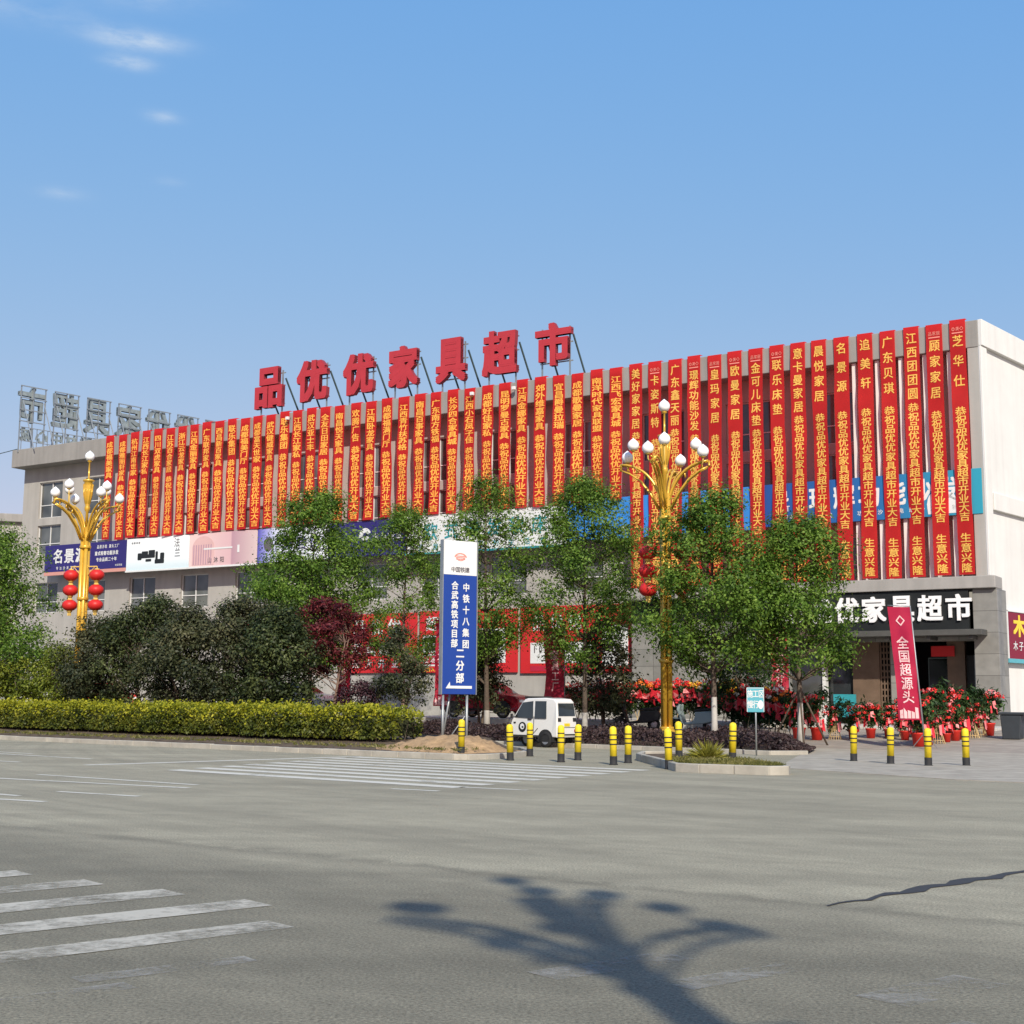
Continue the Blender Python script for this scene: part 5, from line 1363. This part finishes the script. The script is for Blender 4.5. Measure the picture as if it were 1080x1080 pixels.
# red maple and plum
tree('maple_tree', 'red leaved maple standing in front of the red posters', 'tree', tuple(isl(14.6, 9.2).to_2d()) + (.2,), 5.1, 2.5, 1.75, 'dome', LEAF['maple'], 9500, .12, .07, 55, 31, bark='barkred', clump_r=.55, flat=.5, multi=2)
tree('plum_shrub', 'low dull red shrub at the right foot of the maple', 'shrub', tuple(isl(12.2, 8.7).to_2d()) + (.2,), 2.1, .45, .95, 'dome', LEAF['plum'], 4200, .10, .045, 34, 32, clump_r=.38, multi=3)
tree('osmanthus_shrub', 'small dark round tree on thin stems right of the maple', 'shrub', tuple(isl(11.0, 9.4).to_2d()) + (.2,), 3.9, 1.35, 1.05, 'dome', LEAF['dark'], 5200, .11, .06, 40, 33, clump_r=.42, multi=2)
DK = 'dark bushy trees behind the hedge'
for k, (a, b, H, R, lab) in enumerate(((25.4, 6.2, 4.7, 1.9, 'dark bushy tree in front of the left gold lamp, leftmost of the dark row'), (22.5, 6.6, 5.5, 2.0, 'tallest dark bushy tree of the row behind the hedge'), (19.6, 6.4, 4.9, 1.9, 'dark bushy tree third from the left in the dark row'),
                                       (16.9, 6.8, 5.1, 1.9, 'dark bushy tree fourth from the left, under the pink sign board'), (14.3, 6.3, 4.6, 1.7, 'dark bushy tree at the right end of the row, touching the maple'))):
    p = isl(a, b); tree('bushy_tree', lab, 'tree', (p.x, p.y, .3), H * .94, .95, R, 'dome', LEAF['olive' if k in (1, 4) else 'dark'], 17000, .13, .085, 90, 40 + k, group=DK, clump_r=.62, multi=2)
for k, (a, b, H, R, lab) in enumerate(((30.6, 6.4, 2.9, 1.8, 'yellow green bush at the left edge behind the hedge'), (28.1, 6.6, 3.3, 1.6, 'yellow green bush beside the leftmost dark tree'))):
    p = isl(a, b); tree('round_bush', lab, 'shrub', (p.x, p.y, .3), H, .8, R, 'dome', LEAF['lime'], 7500, .13, .06, 48, 50 + k, clump_r=.55, multi=3, group='yellow green bushes behind the hedge')
# dark evergreens among the street trees
for k, (x, y, H, R, lab) in enumerate(((4.0, 58.3, 4.6, 1.5, 'dark evergreen shrub beside the grey stone wall, right of the van'), (-1.35, 60.4, 3.5, 1.2, 'dark evergreen shrub hidden behind the lower part of the blue board'), (9.6, 55.5, 4.9, 1.8, 'dark evergreen shrub between the two right-hand street trees'))):
    tree('evergreen_shrub', lab, 'shrub', (x, y, hz(x, y) + .03), H, .9, R, 'dome', LEAF['dark'] if k != 2 else LEAF['pot'], 7500, .14, .07, 52, 60 + k, clump_r=.55, multi=2, group='dark evergreen shrubs before the store')

# clipped hedge on the island
rg = np.random.default_rng(5)
t = thing('hedge', 'long clipped yellow green hedge on the planted island', 'hedge', tuple(isl(24, 3.2)))
def hedge_pts(n, a0, a1):
    a = rg.uniform(a0, a1, n); w = 1.15 + .12 * np.sin(a * .9); q = rg.uniform(0, 1, n)
    face = rg.uniform(0, 1, n); b = np.empty(n); z = np.empty(n)
    topm = .86 + .05 * np.sin(a * 1.3) + .05 * np.sin(a * 3.1 + 1) + .05 * np.sin(a * 7.7) + .04 * np.sin(a * 17.3) + rg.exponential(.035, n)
    fr = face < .5; tp = (face >= .5) & (face < .85); bk = face >= .85
    b[fr] = -w[fr] + rg.exponential(.07, fr.sum()) + .1 * q[fr] ** 2; z[fr] = q[fr] * topm[fr]
    b[tp] = rg.uniform(-1, 1, tp.sum()) * w[tp]; z[tp] = topm[tp] - rg.exponential(.06, tp.sum())
    b[bk] = w[bk] - rg.exponential(.07, bk.sum()); z[bk] = q[bk] * topm[bk]
    sh = rg.uniform(0, 1, n) < .02; z[sh & tp] += rg.uniform(.03, .2, (sh & tp).sum())
    b += .07 * np.sin(a * 2.3 + z * 3) + rg.normal(0, .03, n)
    end = np.minimum(a - a0, a1 - a); sc = np.sqrt(np.clip(end / .8, 0, 1)); b *= .35 + .65 * sc; z *= .6 + .4 * sc
    return a, b, z
nH = 62000
a, b_, z = hedge_pts(nH, 4.3, 52)
keep = (a < 38) | (rg.uniform(0, 1, nH) < .5)
a, b_, z = a[keep], b_[keep], z[keep]
h0 = np.array(t.location); rd, rp = np.array(RD), np.array(RP)
base = np.array([tuple(K0)]) - a[:, None] * rd + (2.95 + b_)[:, None] * rp
bedz = np.array([.33] * len(a)); P = base.copy(); P[:, 2] = bedz + z + .06; P = P - h0
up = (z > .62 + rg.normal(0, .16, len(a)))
Nn = rg.normal(0, .6, (len(a), 3)) + np.array([0, 0, .5]) - rp * .45
sz = rg.uniform(.07, .14, len(a))
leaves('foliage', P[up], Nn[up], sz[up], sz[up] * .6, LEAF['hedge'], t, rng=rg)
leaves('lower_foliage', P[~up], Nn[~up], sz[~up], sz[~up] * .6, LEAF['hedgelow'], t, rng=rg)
mb = MB()
for k in range(420):
    aa = rg.uniform(4.8, 40); p = isl(aa, 2.95 + rg.uniform(-.9, .9)) - t.location; d = rg.normal(0, .15, 2)
    mb.tube([(p.x, p.y, .2), (p.x + d[0], p.y + d[1], .35 + .75)], [.016, .007], 4, cap=False)
mb.build('stems', 'bark', t)
mb = MB(); pr = []
for aa in np.linspace(5.0, 52, 30):
    ring = [(-.86, .15), (-.9, .6), (-.8, .74), (.8, .74), (.9, .6), (.86, .15)]
    pr.append([isl(aa, 2.95 + bb) + Vector((0, 0, .3 + zz)) - t.location for bb, zz in ring])
for r_ in pr: mb.v += [tuple(p) for p in r_]
for i in range(len(pr) - 1):
    for k in range(5): q = i * 6 + k; mb.f.append((q, q + 6, q + 7, q + 1)); mb.m.append(0)
mb.f += [(0, 1, 2, 3, 4, 5)]; mb.m += [0]
mb.build('twig_mass', M('hedge_twigs', (.030, .034, .012), .9, .4, 14), t)

# low purple ground cover under the street trees
n = 52000; u_ = rg.uniform(0, 1, n); v_ = rg.uniform(0, 1, n)
cf = np.array(cov_front); cb2 = np.array(cov_back[::-1])
tt = np.linspace(0, 1, len(cf))
pf = np.stack([np.interp(u_, tt, cf[:, k]) for k in (0, 1)], 1); pb = np.stack([np.interp(u_, tt, cb2[:, k]) for k in (0, 1)], 1)
vv = .06 + .78 * v_ ** 1.1; p2 = pf + (pb - pf) * vv[:, None]
hgt = .42 + .10 * np.sin(p2[:, 0] * 1.9) + .10 * np.sin(p2[:, 1] * 1.3 + p2[:, 0])
hgt *= np.clip(np.minimum(vv - .05, .85 - vv) / .05, .25, 1) * np.clip((1 - u_) / .10, .15, 1)
z = .10 + np.array([hz(x, y) for x, y in p2]) + hgt * rg.uniform(.15, 1, n) ** .6
P = np.stack([p2[:, 0], p2[:, 1], z], 1); Nn = rg.normal(0, .7, (n, 3)) + np.array([0, -.3, .6]); sz = rg.uniform(.07, .13, n)
tag(leaves('ground_cover', P, Nn, sz, sz * .65, LEAF['cover'], rng=rg), 'low purple leaved ground cover filling the bed under the street trees', 'ground cover', kind='stuff')
# thin grass on the islands
def blades(n, pts, h0_, h1_, lm, name, lab):
    i = rg.integers(0, len(pts), n); P = pts[i] + rg.normal(0, .05, (n, 3)) * np.array([1, 1, 0]); hh = rg.uniform(h0_, h1_, n); P[:, 2] += hh * .45
    V = np.empty((n, 4, 3), np.float32); d = rg.normal(0, .3, (n, 3)); d[:, 2] = 1; d /= np.linalg.norm(d, axis=1, keepdims=True); s_ = np.cross(d, rg.normal(size=(n, 3))); s_ /= np.linalg.norm(s_, axis=1, keepdims=True)
    return tag(leaves(name, P, np.cross(d, s_), hh, .03, lm, rng=rg), lab, 'grass', kind='stuff')
ip = np.array(ti); c0 = ip.mean(0)
gp = []
while len(gp) < 900:
    q = rg.integers(0, len(ip)); r_ = rg.uniform(0, 1) ** .5; w2 = rg.uniform(0, 1); e = ip[q] * (1 - w2) + ip[(q + 1) % len(ip)] * w2; p = c0 + (e - c0) * r_ * .93
    if p[1] < 35 and (p[0] > 3.9): gp.append((p[0], p[1], .12))
blades(6500, np.array(gp), .05, .17, LEAF['grass'], 'grass', 'thin dry grass on the small traffic island')
gp = np.array([tuple(isl(rg.uniform(.1, 40), rg.uniform(.25, 1.7)).to_2d()) + (.2,) for _ in range(1100)])
blades(5200, gp, .05, .15, LEAF['grass'], 'grass', 'thin weedy grass along the kerb in front of the hedge')
# spiky shrub on the island
t = thing('spiky_shrub', 'spiky yellow green shrub on the small traffic island', 'shrub', (4.85, 33.9, .12))
n = 900; th = rg.uniform(0, 2 * PI, n); el = np.arccos(rg.uniform(.05, 1, n)); ln = rg.uniform(.3, .62, n)
D_ = np.stack([np.sin(el) * np.cos(th), np.sin(el) * np.sin(th), np.cos(el) * .85], 1); L_ = rg.uniform(.3, .95, n)
P = D_ * (ln * L_)[:, None] + np.array([0, 0, .03]); Tn = np.cross(D_, rg.normal(size=(n, 3)))
V = []; mb = MB()
for k in range(n):
    d = Vector(D_[k]); s_ = Vector(Tn[k]).normalized() * .016; a_ = Vector(P[k]) - d * .10; b2 = Vector(P[k]) + d * .16
    mb.add([a_ - s_, a_ + s_, b2], [(0, 1, 2)])
mb.build('foliage', LEAF['spiky'], t)
MB().tube([(0, 0, -.05), (0, 0, .25)], [.05, .02], 7).build('stem', 'bark', t)

# ------------------------------------------------------------------ congratulation flower stands and potted plants
def petals(mb, c, r, n, mi, seed):
    g_ = random.Random(seed)
    for k in range(n):
        a = g_.uniform(0, 2 * PI); e = math.acos(g_.uniform(-.3, 1)); d = Vector((math.sin(e) * math.cos(a), math.sin(e) * math.sin(a), math.cos(e)))
        s_ = d.orthogonal().normalized(); s_.rotate(Matrix.Rotation(g_.uniform(0, 6), 3, d)); q = d.cross(s_)
        p = Vector(c) + d * r * .55
        mb.add([p - s_ * r * .4, p + d * r * .55 - q * r * .30, p + s_ * r * .4 + d * r * .2, p + d * r * .4 + q * r * .35], [(0, 1, 2, 3)], mi)
def flower_stand(variant, seed):
    t = thing('flower_stand', '-', 'flower stand', (0, 0, 0), 0, 'congratulation flower stands in front of the store')
    g_ = random.Random(seed); rgn = np.random.default_rng(seed)
    st = MB()
    for k in range(3): a = k * 2.094 + .4; st.tube([(.36 * math.cos(a), .36 * math.sin(a), 0), (.05 * math.cos(a), .05 * math.sin(a), .95)], .014, 5)
    st.build('stand', 'cane' if variant % 2 else 'blackrub', t)
    n = 420; d = rgn.normal(size=(n, 3)); d /= np.linalg.norm(d, axis=1, keepdims=True); d[:, 2] *= .7
    P = d * rgn.uniform(.2, .46, n)[:, None] + np.array([0, 0, 1.12]); leaves('foliage', P, d + rgn.normal(0, .5, (n, 3)), .20, .06, LEAF['pot'], t, rng=rgn)
    f = MB()
    for k in range(20):
        a = g_.uniform(0, 2 * PI); r_ = g_.uniform(.05, .44); z_ = 1.12 + .36 * math.sqrt(max(0, 1 - (r_ / .5) ** 2)) + g_.uniform(-.12, .08)
        petals(f, (r_ * math.cos(a), r_ * math.sin(a) - .05, z_), g_.uniform(.08, .13), 12, g_.choice(((0, 0, 3), (1, 1, 0), (2, 2, 1), (0, 0, 0))[variant]), seed * 50 + k)
    f.build('flowers', ['redpetal', 'orange', 'goldpetal', 'whitepetal'], t)
    n = 260; d = rgn.normal(size=(n, 3)); d /= np.linalg.norm(d, axis=1, keepdims=True)
    leaves('lower_foliage', d * rgn.uniform(.1, .34, n)[:, None] * np.array([1, 1, 1.2]) + np.array([0, .05, .62]), d + rgn.normal(0, .5, (n, 3)), .22, .07, LEAF['pot'], t, rng=rgn)
    rb = MB()
    for k in range(13):
        a = -PI / 2 + (k - 6) * .26 + g_.uniform(-.2, .2); x0, y0 = .40 * math.cos(a), .40 * math.sin(a); tx_, ty_ = -math.sin(a), math.cos(a)
        z_ = g_.uniform(.82, 1.22); w_ = g_.uniform(.05, .16); ln = g_.uniform(.12, .42); sk = g_.uniform(-.18, .18); o_ = g_.uniform(.02, .12)
        rb.add([(x0 - tx_ * w_ * .3, y0 - ty_ * w_ * .3, z_), (x0 + tx_ * w_ * .3, y0 + ty_ * w_ * .3, z_ + .03), (x0 + tx_ * (w_ + sk) + math.cos(a) * o_, y0 + ty_ * (w_ + sk) + math.sin(a) * o_, z_ - ln), (x0 + tx_ * (sk - w_) + math.cos(a) * o_ * .4, y0 + ty_ * (sk - w_) + math.sin(a) * o_ * .4, z_ - ln * g_.uniform(.6, 1.1))], [(0, 1, 2), (0, 2, 3)], k % 4 == 1)
    for k in range(3):
        bx, bz = g_.uniform(-.2, .2), g_.uniform(.9, 1.25)
        for s_ in (-1, 1): rb.add([(bx, -.46, bz), (bx + s_ * .20, -.50, bz + g_.uniform(.05, .16)), (bx + s_ * .22, -.44, bz - g_.uniform(.06, .16))], [(0, 1, 2)], k % 2)
    rb.build('ribbon', ['ribbon', 'pinkribbon'], t)
    return t
def potted(seed, cone):
    t = thing('potted_plant', '-', 'potted plant', (0, 0, 0), 0, 'ribboned potted plants at the entrance')
    rgn = np.random.default_rng(seed); g_ = random.Random(seed)
    if cone:
        mb = MB()
        for k in range(16): a = k * PI / 8; mb.tube([(.30 * math.cos(a), .30 * math.sin(a), 0), (.04 * math.cos(a + .6), .04 * math.sin(a + .6), .88)], .012, 4)
        for z_, r_ in ((.12, .27), (.42, .18)): mb.tube([(r_ * math.cos(a), r_ * math.sin(a), z_) for a in np.linspace(0, 2 * PI, 17)], .012, 4)
        mb.build('stand', 'cane', t)
    else:
        p_ = MB().lathe([(.17, 0), (.21, .36), (.235, .38), (.235, .42), (.20, .42), (.19, .36), (0, .35)], (0, 0, 0), 18); p_.build('pot', 'plasticred', t, smooth=True)
        MB().tube([(0, 0, .3), (.03, .02, .8), (0, 0, 1.2)], [.025, .02, .012], 6).build('stem', 'bark', t)
    n = 560; d = rgn.normal(size=(n, 3)); d /= np.linalg.norm(d, axis=1, keepdims=True)
    lob = rgn.normal(0, .16, (7, 3)) * np.array([1, 1, 1.7])
    P = d * (rgn.uniform(.05, .34, n))[:, None] * np.array([.9, .9, 1.2]) + lob[rgn.integers(0, 7, n)] + np.array([0, 0, 1.08])
    leaves('foliage', P, d * .5 + np.array([0, 0, .4]) + rgn.normal(0, .5, (n, 3)), rgn.uniform(.16, .30, n), .07, LEAF['pot'], t, rng=rgn)
    rb = MB()
    for k in range(9):
        a = -PI / 2 + (k - 4) * .42; x0, y0 = .27 * math.cos(a), .27 * math.sin(a); tx_, ty_ = -math.sin(a), math.cos(a); z_ = g_.uniform(.55, 1.15); w_ = g_.uniform(.025, .075); ln = g_.uniform(.15, .42)
        rb.add([(x0 - tx_ * w_, y0 - ty_ * w_, z_), (x0 + tx_ * w_, y0 + ty_ * w_, z_ + .04), (x0 * 1.2 + tx_ * w_ * 1.4, y0 * 1.2 + ty_ * w_, z_ - ln), (x0 * 1.2 - tx_ * w_, y0 * 1.2 - ty_ * w_ * 1.2, z_ - ln + .05)], [(0, 1, 2, 3)], k % 2)
    rb.build('ribbon', ['ribbon', 'pinkribbon'], t)
    f = MB()
    for k in range(14): petals(f, (g_.uniform(-.36, .36), g_.uniform(-.42, -.05), .85 + g_.uniform(0, .62)), g_.uniform(.07, .12), 11, g_.choice((0, 0, 0, 1)), seed * 9 + k)
    f.build('flowers', ['redpetal', 'pinkribbon'], t)
    return t
protos = [flower_stand(v, 70 + v) for v in range(4)]; used = [False] * 4
def put_stand(v, loc, rz, sc, label):
    if not used[v]:
        o = protos[v]; used[v] = True; o.location = loc; o.rotation_euler = (0, 0, rz); o.scale = (sc,) * 3; o['label'] = label; return o
    return copy_tree(protos[v], loc, rz, sc, label)
KINDS_ = ('red and pale', 'orange topped', 'yellow topped', 'all red')
row = [3, 0, 3, 0, 0, 3, 0, 3, 1, 1, 3, 0, 3, 2, 0, 3, 2, 2, 0]
for k, v in enumerate(row):
    s = 45.6 + k * .50; D = 5.0 + random.uniform(-.12, .35) + (.0 if s < 54 else 0)
    p = fw(s, D - .15, .70)
    put_stand(v, p, RZ + random.uniform(-.3, .3), random.uniform(1.0, 1.18), '%s flower stand, %s from the left in the long row' % (KINDS_[v], ordinal(k + 1)))
for k in range(7):
    v = (2, 0, 3, 2, 3, 0, 1)[k]; p = fw(54.7 + k * .52, 6.7 + k * .38); p.z = hz(p.x, p.y)
    put_stand(v, p, RZ + random.uniform(-.3, .3), random.uniform(1.05, 1.2), '%s flower stand, %s of the short slanting row beside the staked tree' % (KINDS_[v], ordinal(k + 1)))
pp = [potted(90, False), potted(91, True), potted(93, False)]; used2 = [False] * 3
spots = []
for k in range(8): spots.append((58.9 + k * .52, 10.9 - k * .52 * .9, 0 if k % 4 != 2 else 1))
for k in range(9): spots.append((63.6 + k * .13, 12.2 - k * .70, (0, 0, 1, 0, 0, 0, 1, 1, 0)[k]))
for k in range(4): spots.append((62.4 + k * .28, 9.6 - k * 1.1, 0))
for k, (s, D, c) in enumerate(spots):
    p = fw(s, D); p.z = max(hz(p.x, p.y), .012) + .006
    nm = 'in a red pot' if c == 0 else 'on a cone of canes'
    lab = 'potted plant %s, %s from the left, left of the leaning flag' % (nm, ordinal(k + 1)) if k < 8 else ('plant %s, %s from the road, right of the leaning flag' % (nm, ordinal(k - 7)) if k < 17 else 'plant %s, %s from the road, back row by the doors' % (nm, ordinal(k - 16)))
    sc = random.uniform(.72, 1.18); rz = RZ + random.uniform(-1.0, 1.0)
    if c == 0 and k % 2: c = 2
    if not used2[c]: o = pp[c]; used2[c] = True; o.location = p; o.rotation_euler = (0, 0, rz); o.scale = (sc,) * 3; o['label'] = lab
    else: copy_tree(pp[c], p, rz, sc, lab)
# bins at the building corner
p = fw(65.8, 8.0); t = thing('rubbish_bin', 'dark grey rubbish bin against the white corner wall', 'bin', (p.x, p.y, hz(p.x, p.y)), RZ)
MB().prism([(-.30, 0), (.30, 0), (.36, .85), (-.36, .85)], -.34, .34).build('body', 'bin', t, bevel=.03)
MB().box(-.40, .62, -.38, .38, .853, .95).build('lid', 'bin', t, bevel=.03)
p = fw(66.9, 7.6); t = thing('red_tub', 'flat red tub lying beside the rubbish bin', 'tub', (p.x, p.y, hz(p.x, p.y)), RZ)
MB().lathe([(.38, 0), (.45, .2), (.49, .21), (.49, .25), (.43, .25), (.38, .06), (0, .05)], (0, 0, 0), 22).build('bowl', 'plasticred', t, smooth=True)
MB().tube([(.47 * math.cos(a), .47 * math.sin(a), .235) for a in np.linspace(0, 2 * PI, 25)], .02, 6).build('rim', 'plasticred', t, smooth=True)

t = MB().tube([fw(.3, -.2, 18.1), fw(-14, -2, 17.6), fw(-30, -4, 18.3)], .03, 5).build('overhead_cable', 'steeldark'); tag(t, 'thin dark cable running off the left roof corner', 'cable')
# ------------------------------------------------------------------ far left
t = thing('distant_house', 'small pale house far off beyond the left corner of the store', 'house', (-62, 168, 0), .3)
MB().box(-7, 9, -6, 6, 0, 22.2).build('wall', 'wall', t); MB().box(-7.6, 9.6, -6.6, 6.6, 22.2, 23.2).build('roof', 'conc', t, bevel=.1)
for k in range(4):
    w_ = MB()
    w_.box(-5 + k * 3.6, -3.2 + k * 3.6, -6.05, -5.9, 18.5, 20.5); wo = w_.build('window', 'frame', t); MB().box(-4.9 + k * 3.6, -3.3 + k * 3.6, -6.08, -6.055, 18.6, 20.4).build('pane', 'glass', wo)
for k in range(5):
    x = -75 + k * 11; tree('far_tree', 'far green tree beyond the store, %s from the left' % ordinal(k + 1), 'tree', (x, 128 + (k * 37) % 17, 0), 9.5 + (k * 3) % 4, 1.5, 4.2, 'dome', LEAF['green'], 2600, .55, .25, 40, 80 + k, clump_r=1.6, group='far trees beyond the left corner')
